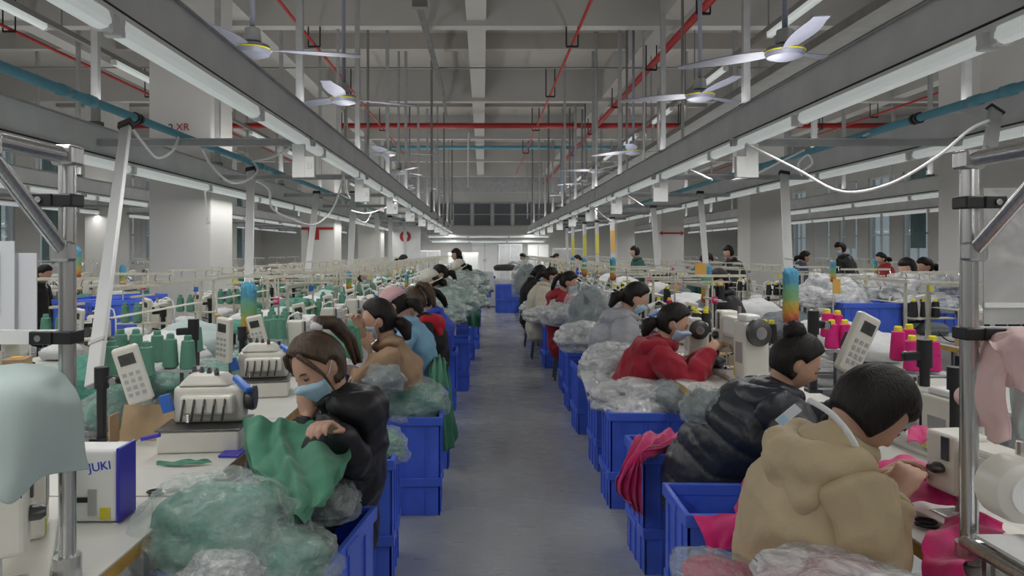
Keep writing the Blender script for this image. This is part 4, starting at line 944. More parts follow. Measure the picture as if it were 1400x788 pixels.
for ri_ in (0, 1, 2, 3, 4, 6, 7):
    x0, x1, ex, ang, ys_, cnt, nm = rows[ri_]; mx = SIDE[ri_][0]; f = 1 if ang == 0 else -1
    for i in range(cnt):
        yc = ys_+(i+.5)*PITCH
        if blocked(x0, x1, yc-.56, yc+.56) or yc > 22: continue
        if not (ri_ in (0, 2) and i < 3):
            GL.put((mx+f*.14, yc+.1, .75), ang, '%s gooseneck lamp from the front %s' % (nth(i), ROWLEFT[ri_]), 'gooseneck lamps')
            if ri_ < 4 and yc < 18:
                q_ = thing('parts_box', '%s small parts box from the front %s' % (nth(i), ROWLEFT[ri_]), 'box', (mx+f*.20, yc-.12, .75), random.uniform(-.5, .5), 'parts boxes on the benches')
                hh = random.uniform(.06, .14); MB().box(-.06, .06, -.09, .09, 0, hh).build('carton', random.choice((M_card, M_black, M_white, M_dmetal, M_card)), q_, bevel=.004); MB().box(-.03, .03, -.05, .05, hh, hh+.004).build('label_sheet', random.choice((M_paper, M_yellow, M_otape)), q_)
                q_ = thing('tag_card', '%s small coloured card from the front %s' % (nth(i), ROWLEFT[ri_]), 'tag', (mx+f*.27, yc+.30, 1.20+.04*(i % 3)), random.uniform(-.4, .4), 'small cards on the thread stands'); MB().box(-.022, .022, -.002, .002, -.05, .0).build('card', random.choice((M_yellow, M_otape, M_blueclip, M_mag, M_ytape)), q_); MB().tube([(0, 0, 0), (0, .03, .06)], .002, 5).build('string', M_white, q_)
                p_ = [Vector((mx+f*.16+.1*random.uniform(-1, 1), yc+.2*j-.3, .76+.10*random.random())) for j in range(4)]
                MB().tube([crom(p_[max(0, k_-1)], p_[k_], p_[min(3, k_+1)], p_[min(3, k_+2)], q/5) for k_ in range(3) for q in range(5)], .006, 6).build('machine_cable', M_cable, smooth=True, label='%s black cable from the front %s' % (nth(i), ROWLEFT[ri_]), cat='cable', group='machine cables')
            mt_ = random.choice((M_gcore, M_whitecl, M_greencl) if ri_ in (0, 1, 4) else (M_whitecl, M_grcore, M_black, M_pcore))
            heap((mx-f*.02, yc-.38, .80), (.14, .13, .07), mt_, '%s small fabric heap from the front %s' % (nth(i), ROWLEFT[ri_]), 'fabric heaps on the benches')
for sx_, nm_, mts in ((-2.2, 'left', (M_gcore, M_whitecl, M_mintcl)), (3.02, 'right', (M_whitecl, M_grcore, M_whitecl))):
    for i in range(26):
        yy = 4.2+i*.75
        if sx_ > 0 and yy < 5: continue
        heap((sx_+random.uniform(-.06, .06), yy, .80), (.27, .33, .12+.12*random.random()), mts[i % 3], '%s large fabric heap from the front on the %s racks' % (nth(i), nm_), 'fabric heaps on the racks')
for ri_ in (0, 1, 2, 3):
    x0, x1, ex, ang, ys_, cnt, nm = rows[ri_]; f = 1 if ang == 0 else -1; xr = (x1 if f > 0 else x0)-f*.06
    for i in range(0, cnt, 2):
        ya = ys_+i*PITCH+.1
        if ya < 4.6 or ya > 24 or blocked(x0, x1, ya, ya+2): continue
        t = thing('thread_rail', '%s overhead thread rail from the front %s' % (nth(i//2), ROWLEFT[ri_]), 'rail', (xr, ya, .75), group='thread rails above the benches')
        for y_ in (0, 1.9): MB().box(-.012, .012, y_-.012, y_+.012, 0, .52).build('upright', M_cream2, t)
        MB().box(-.010, .010, -.05, 1.95, .50, .53).build('rail', M_cream2, t); MB().box(-.02, .06, .1, 1.8, .30, .306).build('tray', M_cream2, t)
        for y_ in (.3, .9, 1.5): MB().box(-.3, .3, y_-.008, y_+.008, .53, .545).build('cross_rod', M_cream2, t)
# close poles, panels, cones
BP.put((-1.655+.04, 3.1, .75), 0, 'black clamp pole under the slanting white duct', 'clamp poles', (1, 1, 1.0))
PN.put(P(182, 512, 2.98), (.05, -.28, .25), 'tilted beige control panel beside the slanting duct', 'control panels', 1.0)
BP.put((-1.55, 3.92, .80), PI, 'black clamp pole behind the overlock machine', 'clamp poles', (1, 1, 1.25))
PN.put(P(307, 465, 3.9), (.05, .1, -.5), 'upright beige control panel right of the green cones', 'control panels', 1.0)
BP.put((P(1264, 520, 3.0).x, 3.0, .80), PI, 'black clamp pole behind the bowed dark head', 'clamp poles', (1, 1, 1.25))
PN.put(P(1172, 470, 3.25), (.1, .42, .3), 'tilted beige control panel beside the magenta cones', 'control panels', 1.15)
BP.put((P(1307, 520, 2.6).x, 2.6, .86), 0, 'black clamp pole left of the right metal frame', 'clamp poles', (1, 1, .9))
BP.put((P(1112, 470, 3.9).x, 3.9, .80), 0, 'black clamp pole above the hair bun', 'clamp poles', (1, 1, 1.4))
for i, (px, py, d) in enumerate(((233, 500, 3.6), (257, 502, 3.6), (165, 492, 3.75), (186, 492, 3.75), (200, 512, 3.5), (153, 512, 3.4), (215, 492, 3.9), (268, 478, 4.2), (312, 474, 4.4), (376, 462, 4.9), (384, 462, 4.9), (352, 462, 5.2), (364, 462, 5.2))):
    CG.put(P(px, py+2, d), 0, '%s near green thread cone from the left, on the left benches' % nth(sorted([233, 257, 165, 186, 200, 153, 215, 268, 312, 376, 384, 352, 364]).index(px)), 'green cones on the left benches', 1.0)
SHN = {262: 'behind the black pole, left benches', 305: 'beside the upright left panel', 345: 'behind the overlock, left benches', 945: 'left of the orange tag, holding black cones', 1008: 'behind the hair bun, holding black cones', 970: 'under the far black cones', 370: 'right of the large duster on the left', 905: 'at the far black cone'}
for y_, px0, px1, py, d in ((0, 262, 274, 480, 4.2), (0, 305, 320, 476, 4.4), (0, 370, 390, 464, 4.9), (0, 345, 371, 464, 5.2), (0, 945, 972, 455, 5.2), (0, 1008, 1062, 473, 4.7), (0, 970, 990, 412, 6.5), (0, 905, 918, 415, 7), (0, 215, 275, 505, 3.6), (0, 140, 205, 514, 3.6), (0, 1213, 1300, 511, 3.62), (0, 1125, 1165, 479, 4.5)):
    a, b = P(px0, py, d), P(px1, py, d); t = thing('cone_shelf', 'thin grey cone shelf %s' % {215: 'under the two large green cones', 140: 'behind the tilted left control panel', 1213: 'carrying the large magenta cones', 1125: 'under the small magenta cone group', **SHN}[px0], 'shelf', (a+b)/2)
    MB().cbox((0, 0, 0), (b-a).x, .16, .008).build('plate', M_grey, t); MB().tube([(0, .03, -.005), (0, .03, -((a.z)-.72))], .01, 8).build('stem', M_dmetal, t)
for i, (px, py, d) in enumerate(((1247, 508, 3.62), (1275, 509, 3.60), (1228, 494, 3.75), (1243, 490, 3.85), (1131, 462, 4.6), (1137, 478, 4.45), (1145, 464, 4.6), (1155, 478, 4.45))):
    CM.put(P(px, py-2, d), 0, '%s magenta thread cone from the left beside the tilted right panel' % nth([1131, 1137, 1145, 1155, 1228, 1243, 1247, 1275].index(px)), 'magenta cones on the right benches', 1.05)
for i, (px, py, d) in enumerate(((952, 455, 5.2), (965, 455, 5.2), (1013, 474, 4.6), (1045, 472, 4.7), (1055, 472, 4.8), (975, 412, 6.5), (985, 412, 6.5), (912, 415, 7))):
    CB.put(P(px, py, d), 0, '%s black thread cone from the left on the benches ahead of the puffer jacket' % nth(i), 'black cones ahead of the puffer jacket', 1.0)
for i, (px, py, d, sc) in enumerate(((340, 425, 5.0, 1.0), (1081, 405, 4.7, .92), (966, 388, 6.6, .9), (104, 360, 6.0, .7), (168, 378, 7.5, .6), (477, 385, 8.5, .6), (838, 368, 10, .8), (799, 366, 12.5, .8), (783, 362, 15, .8), (818, 370, 12, .6), (1139, 372, 7, .5), (556, 385, 10, .5), (1196, 366, 9, .5))):
    du_ = DU.put(P(px, py, d), 0, ['large rainbow fluffy duster beside the nearest left column', 'large rainbow fluffy duster above the magenta cones', 'rainbow fluffy duster by the orange tag', 'small rainbow duster right of the left metal frame', 'small rainbow duster behind the slanting duct', 'thin rainbow duster left of the pink capped worker', 'rainbow duster under the orange taped duct', 'rainbow duster under the second yellow tape', 'rainbow duster at the farthest right taped duct', 'short rainbow duster between two taped ducts', 'small rainbow duster ahead of the masked standing man', 'small rainbow duster above the tan cardigan', 'small rainbow duster far right of the masked man'][i], 'rainbow dusters on poles', sc)
    MB().tube([(.0, 0, -.1), (0, 0, -(du_.location.z-.72)/sc)], .007/sc, 6).build('pole', M_cream2, du_)
t = thing('orange_tag', 'orange tag hanging above the red hoodie', 'tag', P(958, 368, 6.4)); MB().box(-.05, .05, -.003, .003, -.05, .05).build('plate', M_otape, t)
t = thing('orange_tag', 'orange tag in front of the blue crates on the right', 'tag', P(1144, 390, 6)); MB().box(-.03, .03, -.003, .003, -.07, .05).build('plate', M_otape, t)
# distinct machine in front of the red hoodie
copytree(lock, (1.62, 4.62, .75), .05, 'cream machine with round wheel being used by the woman in the red hoodie', 'sewing machines', (1.1, 1.1, 1.25))
copytree(over, (-1.25, 4.1, .75), PI/2+.2, 'overlock machine behind the head of the woman in black', 'sewing machines', .95)
copytree(lock, (1.80, 3.0, .75), .1, 'cream machine in front of the woman with the hair bun', 'sewing machines', (1, 1.1, .8))
# far end equipment in the aisle
t = thing('steam_press', 'grey pressing machine with round head at the far end of the aisle', 'press', (.75, 21, 0))
MB().box(-.5, .5, -.4, .4, 0, .75).build('cabinet', M_trunk, t, bevel=.02); MB().lathe([(0, 0), (.3, 0), (.34, .05), (.34, .12), (.25, .17), (0, .18)], 24, (-.1, 0, 1.0)).build('press_head', M_dmetal, t, smooth='auto'); MB().tube([(.3, 0, .7), (.35, 0, 1.2), (.1, 0, 1.25), (-.1, 0, 1.15)], .04, 10).build('neck', M_trunk, t, smooth=True)
t = thing('chair', 'grey swivel chair with pale back standing in the far aisle', 'chair', (.10, 20, 0))
MB().box(-.2, .2, -.2, .2, .45, .5).build('seat', M_dmetal, t, bevel=.02); MB().box(-.2, .2, .18, .23, .55, 1.0).build('backrest', M_whitecl, t, bevel=.03); MB().tube([(0, 0, .05), (0, 0, .45)], .03, 8).build('column', M_dmetal, t)
for a in range(5): MB().bar((0, 0, .05), (.25*math.cos(a*1.257), .25*math.sin(a*1.257), .03), .03).build('foot', M_dmetal, t)
for i, (x, y, w, h) in enumerate(((-.9, 34, 1.4, 1.5), (1.3, 34.5, 1.1, 1.9), (2.6, 34.5, 1.0, 1.9), (-2.6, 34.5, 1.2, 1.6), (.1, 36.5, 1.3, 2.1), (4.0, 34.5, 1.4, 1.7))):
    t = thing('steel_cabinet', '%s grey cabinet at the far end of the hall' % nth(i), 'cabinet', (x, y, 0), group='far cabinets')
    MB().box(-w/2, w/2, -.25, .25, 0, h).build('body', M_trunk if i % 2 else M_paint, t, bevel=.01)
    for s in (-1, 1): d_ = MB().box(*sorted((s*.02, s*(w/2-.03))), -.27, -.25, .08, h-.05).build('door', M_grey if i % 2 else M_white, t); MB().box(*sorted((s*.04, s*.06)), -.285, -.27, h*.5, h*.5+.12).build('handle', M_dmetal, d_)
for i, (y_, x0_, z_) in enumerate(((33.5, -2.5, 2.18), (35.8, -2.5, 1.98))):
    for j in range(3):
        LP.put((x0_+1.85*j, y_, z_), -PI/2, '%s tube lamp of the cross row at the far end, row %s' % (nth(j), ('nearer', 'farther')[i]), 'cross lamps at the far end')
    t = thing('lighting_trunking', 'short cross trunking at the far end, %s one' % ('nearer', 'farther')[i], 'trunking', (x0_, y_, z_+.075)); MB().box(-.1, 5.6, -.05, .05, 0, .06).build('body', M_trunk, t)
    for x_ in (0, 5.4): MB().tube([(x_, 0, .06), (x_, 0, 3.4)], .015, 6).build('hanger', M_rod, t)
# ---------------------------------------------------------------- people
def sstep(a, b, x):
    t = max(0, min(1, (x-a)/(b-a))); return t*t*(3-2*t)
def headshape(d):
    x, y, z = d; q = Vector((x*.099, y*.077, z*.118))
    if z < 0:
        q.y *= 1-.26*(-z)**1.5
        if x < 0: q.x *= 1-.38*(-z)
    else: q.x *= 1-.02*z
    if x > 0:
        G = lambda cy, wy, cz, wz: math.exp(-(((y-cy)/wy)**2+((z-cz)/wz)**2))
        q.x += .021*G(0, .13, -.16, .15)+.008*G(0, .11, .02, .2)+.007*G(0, .2, -.50, .07)+.010*G(0, .3, -.85, .2)
        for s in (-1, 1): q.x -= .011*G(s*.36, .17, .06, .12); q.x += .005*G(s*.36, .25, .22, .06); q.y += s*.004*G(s*.6, .2, -.2, .2)
    return q
def person(label, pel, face, head, yaw, pitch, hands, top, hair=M_hair, style='pony', mask=True, bulk=.02, puff=0, hood=None, hoodmat=None, zh=.50, near=True, roll=0, cap=None, stand=False, trouser=M_denim, extra=None, short_arm=False, hs=1.0, out=.55, name='person', wide=0, strands=False, fore=.5, period=.085):
    fa = math.radians(face); F = Vector((math.cos(fa), math.sin(fa), 0)); L = Vector((-F.y, F.x, 0)); U = Vector((0, 0, 1))
    ya, pi_ = math.radians(yaw), math.radians(pitch)
    hf = Vector((math.cos(ya)*math.cos(pi_), math.sin(ya)*math.cos(pi_), -math.sin(pi_))); hl = Vector((-math.sin(ya), math.cos(ya), 0)); hu = hf.cross(hl)
    if roll: R_ = Matrix.Rotation(math.radians(roll), 3, hf); hl = R_ @ hl; hu = R_ @ hu
    Hc = Vector(head); Pv = Vector((pel[0], pel[1], zh)); T0 = Vector((pel[0], pel[1], 0))
    HM = Matrix((hf, hl, hu)).transposed().to_4x4(); HM.translation = Hc
    Nb = Hc-hu*.085-hf*.03-U*.075-F*.02
    root = thing(name, label, 'person', T0)
    sp = (Nb-Pv); mid1 = Pv+sp*.33-F*.045; mid2 = Pv+sp*.68-F*.05; ch = Nb-sp.normalized()*.075-F*.012
    S_ = {}; E_ = {}; W_ = {}
    for s in (1, -1):
        S0 = Nb-sp.normalized()*.075+L*s*.155-F*.005; w = hands[0 if s == 1 else 1]
        w = Vector(w) if w is not None else S0+F*.1-U*.45
        D = w-S0
        if D.length > .53: w = S0+D*.53/D.length; D = w-S0
        a, b = .29, .26; c = D.length; x = (a*a-b*b+c*c)/(2*c); h = math.sqrt(max(0, a*a-x*x))
        hint = (-U*.9+L*s*(out+wide*4)-F*.25); hint = hint-D.normalized()*hint.dot(D.normalized()); hint.normalize()
        S0 = S0+L*s*wide
        S_[s] = S0; E_[s] = S0+D.normalized()*x+hint*h; W_[s] = w
    def fin(me, nm, m_, par, sm=True):
        for v in me.vertices: v.co -= T0
        return mk(nm, me, m_, par, sm)
    # body: one continuous skin surface
    B = MB()
    B.tube([Nb-U*.03, Nb+(Hc-Nb)*.35, Hc-hu*.07-hf*.02], [(.06), .052, .05], 14, round_ends=True)
    B.ball(Hc, 1, 40 if near else 24, 30 if near else 18, lambda d, q: HM.to_3x3() @ headshape(d))
    for s in (1, -1): B.ball(Hc+hl*s*.074-hf*.008-hu*.005, 1, 12, 8, lambda d, q: hf*d.x*.017+hl*d.y*.009+hu*d.z*.031)
    B.tube([Pv-U*.04, Pv+U*.05, mid1, mid2, ch, Nb], [(.11, .09), (.12, .10), (.11, .09), (.12, .09), (.12, .08), (.06, .06)], 14, side=L, round_ends=True)
    kn = {}; an = {}
    for s in (1, -1):
        B.tube([Nb-U*.06, S_[s], E_[s], W_[s]], [.05, .045, .036, .026], 10, round_ends=True)
        hd = (W_[s]-E_[s]).normalized(); hd = (hd+F*.25-U*.15).normalized(); pn = (-U*.75+F*.1-L*s*.55); pn = (pn-hd*pn.dot(hd)).normalized(); sd = hd.cross(pn)
        W = W_[s]
        B.tube([W-hd*.01, W+hd*.03*hs, W+hd*.06*hs, W+hd*.085*hs], [(.024, .018), (.034, .016), (.040, .015), (.038, .012)], 12, side=sd, round_ends=True)
        for k_ in range(4):
            o_ = (k_-1.5)*.0195; ln = (.9, 1.0, .95, .75)[k_ if sd.dot(F) < 2 else 3-k_]
            p0 = W+hd*.07*hs+sd*o_; p1 = W+hd*.092*hs+sd*o_*1.05; pts = [p0, p1]; an_ = .25
            for sg in (.034, .026, .022):
                an_ += .42+.05*k_; pts.append(pts[-1]+(hd*math.cos(an_)+pn*math.sin(an_))*sg*ln*hs)
            B.tube(pts, [.0095, .0092, .0086, .008, .007], 8, round_ends=True)
        ts = sd*(1 if sd.dot(L*s) < 0 else -1)
        B.tube([W+hd*.015+ts*.018, W+hd*.035+ts*.040+pn*.008, W+hd*.058+ts*.046+pn*.020, W+hd*.078+ts*.040+pn*.030], [.012, .011, .0095, .008], 8, round_ends=True)
        if stand: kn[s] = Pv+L*s*.09-U*.44+F*.02; an[s] = T0+L*s*.10+U*.08
        else: kn[s] = Pv+L*s*.12+F*.40+U*.0; an[s] = T0+L*s*.12+F*.36+U*.08
        B.tube([Pv+L*s*.08-U*.02, kn[s], an[s], an[s]-U*.03+F*.1], [.065, .045, .032, .03], 10, round_ends=True)
    fin(remesh(B.mesh(), (.0065 if near else .013)), 'body', M_skin, root)
    # trousers and shoes
    T = MB(); T.tube([Pv-L*.07-U*.01, Pv+L*.07-U*.01], .125, 12, round_ends=True)
    for s in (1, -1): T.tube([Pv+L*s*.085-U*.01, (Pv+kn[s]+L*s*.085)/2, kn[s], (kn[s]+an[s])/2, an[s]+U*.02], [.10, .088, .072, .062, .055], 12, round_ends=True)
    fin(remesh(T.mesh(), .016), 'trousers', trouser, root)
    for s in (1, -1): fin(MB().tube([an[s]-U*.035-F*.03, an[s]-U*.03+F*.06, an[s]-U*.045+F*.15], [(.042, .045), (.045, .04), (.038, .028)], 12, side=L, round_ends=True).mesh(), 'shoe', M_black, root)
    # jacket
    b = bulk; J = MB(); SLV = []
    J.tube([Pv-U*.10-F*.01, Pv+U*.04-F*.01, mid1, mid2, ch, Nb-U*.01], [(.185+b, .15+b), (.18+b, .145+b), (.17+b, .13+b), (.175+b, .125+b), (.15+b, .10+b*.8), (.085, .08)], 22, side=L, round_ends=True)
    for s in (1, -1):
        wr = E_[s]+(W_[s]-E_[s])*(.93 if not short_arm else .55)
        SL = MB(); SL.tube([Nb-U*.05-sp.normalized()*.03+L*s*.06, S_[s]-L*s*.02, S_[s]+(E_[s]-S_[s])*.4, E_[s], E_[s]+(wr-E_[s])*.5, wr], [.05, .076+b*.7, .068+b*.7, .060+b*.8, .054+b*.7, .042+b*.4], 16, round_ends=True)
        SLV.append(SL)
    c0 = Nb+U*.005
    ring = [c0+(F*math.cos(a)*.078+L*math.sin(a)*.085)+(Hc-Nb).normalized()*.02-U*(.035*max(0, math.cos(a))) for a in [2*PI*i/14 for i in range(15)]]
    J.tube(ring, .022+b*.25, 8)
    if hood:
        hc_ = Nb-F*.085-sp.normalized()*.02
        H_ = [hc_+L*hood*1.25+F*.07+U*.02, hc_+L*hood*.8-F*.01, hc_-F*.035-U*.02, hc_-L*hood*.8-F*.01, hc_-L*hood*1.25+F*.07+U*.02]
        HT = MB()
        HT.tube(H_, [(.045), (.062), (.075), (.062), (.045)], 14, round_ends=True)
        HT.ball(hc_-F*.03-U*.08, 1, 18, 12, lambda d, q: L*d.y*hood*1.15+F*d.x*.055+sp.normalized()*d.z*.12)
        if True:
            hm = remesh(HT.mesh(), .011); displace(hm, lambda p, n: .008*fbm(p*9)+.005*ridge(p*12)); fin(hm, 'hood', hoodmat or top, root)
    jm = remesh(J.mesh(), .011 if near else .018)
    bones = [(Pv-U*.12, Pv+sp*.35), (Pv+sp*.35, Nb)]+[(S_[s], E_[s]) for s in (1, -1)]+[(E_[s], W_[s]) for s in (1, -1)]
    def jd(p, n):
        if puff:
            best = None
            for k_, (a, c) in enumerate(bones):
                ab = c-a; t_ = max(0, min(1, (p-a).dot(ab)/ab.length_squared)); d_ = (p-(a+ab*t_)).length-(.08 if k_ < 2 else 0)
                if best is None or d_ < best[0]: best = (d_, k_, (p-a).dot(ab)/ab.length)
            t_ = best[2]
            ph = t_/period+.4*noise.noise(p*4)+best[1]*.3
            q = abs(math.sin(PI*ph))**.45
            return puff*(q-.6)+.007*fbm(p*9)+.003*ridge(p*18)
        return .009*fbm(p*6, 2)+.015*ridge(Vector((p.x*7, p.y*7, p.z*5))+Vector((noise.noise(p*5), 0, noise.noise(p*4)))*.8)+.004*ridge(Vector((p.x*17, p.y*15, p.z*11))+Vector((4, 2, 1)))-.008
    displace(jm, jd)
    fin(jm, 'jacket', top, root)
    for SL in SLV:
        sm_ = remesh(SL.mesh(), .010 if near else .018); displace(sm_, jd); fin(sm_, 'sleeve', top, root)
    for s in (1, -1):
        if short_arm: break
        wr = E_[s]+(W_[s]-E_[s])*(.9 if not extra else .2); w2 = E_[s]+(W_[s]-E_[s])*.98
        fin(MB().tube([wr, (wr+w2)/2, w2], [.038+b*.4+(.022 if extra else 0), .038+b*.4+(.018 if extra else 0), .038+b*.4], 16).mesh(), 'cuff', top if not extra else extra, root, 'auto')
    # hair
    if style:
        sd_ = Vector((Hc.x*7, Hc.y*3, 1))
        bang = {'short': .25, 'bob': .3}.get(style, .36)
        def hfn(d, q):
            x, y, z = d
            if style in ('short', 'bob'): face_ = sstep(.12+.5*max(0, z-bang), .34+.5*max(0, z-bang), x)*sstep(bang+.30, bang+.08, z)
            else:
                e0 = .02+.75*max(0, z)**1.3; face_ = sstep(e0, e0+.14, x)*sstep(fore+.28, fore+.12, z)
                ed = math.hypot(x+.02, z+.08); face_ = max(face_, sstep(.36, .20, ed)*.75 if abs(y) > .6 else 0)

            nape = sstep(-.52, -.72, z) if style != 'bob' else sstep(-.85, -.95, z)
            ear = .0
            k_ = max(face_, nape)
            st = .0035*noise.noise(Vector((math.atan2(y, x)*9, z*1.5, 2))+sd_)+.002*noise.noise(Vector((math.atan2(y, x)*28, z*2, 2))+sd_)
            r = headshape(d); o_ = (.017+.008*max(0, z)+st)*(1-k_)-.012*k_
            return HM.to_3x3() @ (r+Vector(d)*o_)
        h_ = MB().ball(Hc, 1, 80 if near else 32, 48 if near else 22, hfn)
        W2 = lambda f, l, u: HM @ Vector((f, l, u))
        def tail(pts, rs, k_=5):
            for j in range(k_):
                o_ = Vector((random.uniform(-1, 1), random.uniform(-1, 1), random.uniform(-1, 1)))*.011
                h_.tube([W2(*p)+o_*min(1.5, i*.6)+Vector((0, 0, -.0)) for i, p in enumerate(pts)], [r_*random.uniform(.75, 1) for r_ in rs], 10, round_ends=True)
        if style == 'pony': tail([(-.085, 0, .05), (-.125, 0, .03), (-.15, .0, -.04), (-.145, 0, -.12), (-.12, 0, -.19)], [.02, .027, .026, .02, .008], 6)
        if style == 'high': tail([(-.06, 0, .11), (-.10, 0, .13), (-.15, .0, .09), (-.17, 0, .0), (-.15, 0, -.09)], [.02, .026, .027, .02, .008], 6)
        if style == 'low': tail([(-.09, 0, -.03), (-.12, 0, -.05), (-.145, .0, -.08), (-.14, 0, -.13)], [.03, .042, .042, .02], 7)
        if style == 'bun': h_.ball(W2(-.075, 0, .115), 1, 26, 18, lambda d, q: d*(.048+.005*noise.noise(d*6)+.003*math.sin(d.z*30+d.x*9)))
        if style == 'bob': tail([(-.07, .04, -.05), (-.085, .05, -.10)], [.04, .02], 2); tail([(-.07, -.04, -.05), (-.085, -.05, -.10)], [.04, .02], 2)
        if strands:
            for s in (1, -1): h_.tube([W2(.070, s*.045, .095), W2(.066, s*.076, .055), W2(.050, s*.088, -.0), W2(.045, s*.090, -.085)], [.012, .010, .007, .002], 8, round_ends=True)
        ho = fin(h_.mesh(), 'hair', hair, root)
        if style in ('pony', 'high', 'low') and near: pp = {'pony': (-.10, .045), 'high': (-.08, .125), 'low': (-.105, -.04)}[style]; fin(MB().ball(W2(pp[0], 0, pp[1]), (.026, .026, .022), 12, 8).mesh(), 'hair_tie', M_whitecl if style == 'high' else M_black, root)
    if near:
        W2 = lambda f, l, u: HM @ Vector((f, l, u))
        for s in (1, -1):
            fin(MB().tube([W2(.089, s*.017, .010), W2(.090, s*.029, .004), W2(.083, s*.042, .008)], [.0015, .003, .0015], 6).mesh(), 'eye', M_eye, root)
            fin(MB().tube([W2(.094, s*.014, .028), W2(.093, s*.030, .033), W2(.083, s*.046, .028)], [.002, .003, .0015], 6).mesh(), 'eyebrow', M_eye, root)
        if not mask: fin(MB().tube([W2(.092, -.018, -.060), W2(.097, 0, -.060), W2(.092, .018, -.060)], [.002, .0045, .002], 8).mesh(), 'mouth', mat('lips', (.40, .13, .11), .5), root)
    if mask:
        def mfn(d, q):
            x, y, z = d; k_ = sstep(.18, .32, x)*sstep(-.93, -.85, z)*sstep(.0, -.08, z+.18*abs(y))
            r = headshape(d); return HM.to_3x3() @ (r+Vector(d)*(.010*k_-.014*(1-k_))+Vector((.006*k_, 0, 0)))
        fin(MB().ball(Hc, 1, 48 if near else 24, 40 if near else 18, mfn).mesh(), 'mask', M_mask, root)
        if near:
            for s in (1, -1): fin(MB().tube([HM @ Vector(v) for v in ((.05, s*.066, -.03), (.02, s*.082, -.01), (-.008, s*.088, .02))], .0018, 6).mesh(), 'ear_loop', M_whitecl, root)
    if cap:
        def cfn(d, q):
            k_ = sstep(.12, .22, d[2]+.15*d[0]*0); r = headshape(d); return HM.to_3x3() @ (r+Vector(d)*(.034*k_-.01*(1-k_)))
        c_ = MB().ball(Hc, 1, 28, 20, cfn)
        brim = [Hc+HM.to_3x3() @ Vector((math.cos(a)*(.135 if cap[1] == 'bucket' else .12+.05*max(0, math.cos(a))), math.sin(a)*(.12 if cap[1] == 'bucket' else .10), .018-(.03 if cap[1] == 'bucket' else .0))) for a in [2*PI*i/20 for i in range(21)]]
        if cap[1] == 'bucket': c_.tube(brim, [(.006, .024)]*21, 8, side=hu)
        else: c_.ball(HM @ Vector((.11, 0, .03)), 1, 14, 8, lambda d, q: hf*d.x*.06+hl*d.y*.065+hu*d.z*.008)
        fin(c_.mesh(), 'cap', cap[0], root)
    if not stand:
        st_ = thing('stool', 'stool under the '+label[:60].replace('person', 'seated person').split(' bent')[0], 'stool', T0); st_['label'] = 'low stool of the '+' '.join(label.split()[:9])
        MB().lathe([(0, zh-.165), (.16, zh-.165), (.165, zh-.14), (.15, zh-.125), (0, zh-.125)], 20).build('seat', M_dmetal, st_, smooth='auto')
        for k_ in range(4):
            a = PI/4+k_*PI/2; MB().tube([(.11*math.cos(a), .11*math.sin(a), zh-.16), (.16*math.cos(a), .16*math.sin(a), 0)], .012, 8).build('leg', M_dmetal, st_)
    return root, HM, F, L, Nb, Hc
def fab(nm, c, r=.7, **k): return mat(nm, c, r, var=.10, vs=6, bump=.15, bs=90, **k)
M_jblack = fab('black_shell_jacket', (.010, .011, .014), .5); M_puffblk = fab('navy_puffer', (.020, .024, .034), .38)
M_beige = fab('beige_jacket', (.46, .37, .23), .65); M_tan = fab('tan_knit', (.36, .24, .15), .9); M_ltblue = fab('pale_blue_denim', (.20, .40, .55), .85)
M_redh = fab('red_hoodie', (.30, .006, .022), .9, sheen=.2); M_grpuf = fab('grey_puffer', (.33, .34, .38), .5); M_redj = fab('red_jacket', (.28, .012, .02), .6)
M_blk2 = fab('black_wool', (.012, .012, .013), .9); M_redhood = fab('bright_red_hood', (.45, .01, .02), .8); M_royal = fab('royal_blue_overall', (.03, .07, .45), .7)
M_navy = fab('navy_denim', (.06, .08, .14), .8); M_crm = fab('cream_coat', (.55, .52, .42), .8); M_pcap = fab('pink_cap', (.58, .36, .38), .8); M_wcap = fab('white_cap', (.64, .62, .55), .8)
M_dgreen = fab('dark_green_coat', (.03, .09, .08), .8); M_sleeve = fab('pale_sleeve_cover', (.50, .44, .47), .7)
random.seed(3)
# left side, facing left
r = person('person in black hooded jacket and blue mask holding up green fabric', (-.60, 2.98), 180, P(436, 502, 2.72), 232, 30, (P(421, 570, 2.75), P(464, 592, 2.56)), M_jblack, hair=M_brown, style='high', hood=.09, bulk=.012, roll=10, strands=True, fore=.62)
MB().tube([P(428, 540, 2.80)-r[0].location, P(421, 560, 2.78)-r[0].location, P(424, 576, 2.76)-r[0].location], .005, 6).build('lanyard', M_jblue, r[0])
person('person in tan cardigan and blue mask, hair tied low, lifting green cloth', (-.52, 4.62), 180, P(518, 438, 4.5), 185, 14, (P(500, 470, 4.35), P(494, 452, 4.4)), M_tan, hair=M_hair, style='low', bulk=.005, short_arm=False, extra=M_sleeve)
person('person in pale blue denim jacket and pink cap bent over the bench', (-.50, 5.62), 180, P(541, 418, 5.5), 165, 35, (P(500, 480, 5.4), P(500, 480, 5.6)), M_ltblue, style='low', cap=(M_pcap, 'cap'), bulk=.01, near=False)
person('person in black jacket with red hood and long ponytail', (-.47, 6.35), 180, P(566, 414, 6.2), 170, 22, (None, None), M_blk2, hair=M_brown, style='high', hood=.10, hoodmat=M_redhood, mask=False, bulk=.02, near=False)
person('person in royal blue overall bent behind the red hood', (-.48, 7.3), 180, P(580, 412, 7.2), 180, 45, (None, None), M_royal, near=False, bulk=.02)
person('person in white bucket hat and blue mask, pale mauve sleeves', (-.50, 8.7), 180, P(588, 384, 8.6), 195, 20, (None, None), M_sleeve, cap=(M_wcap, 'bucket'), style='low', near=False)
person('person in navy denim jacket with dark ponytail beyond the white hat', (-.40, 9.9), 180, P(603, 375, 9.8), 185, 30, (None, None), M_navy, style='low', near=False)
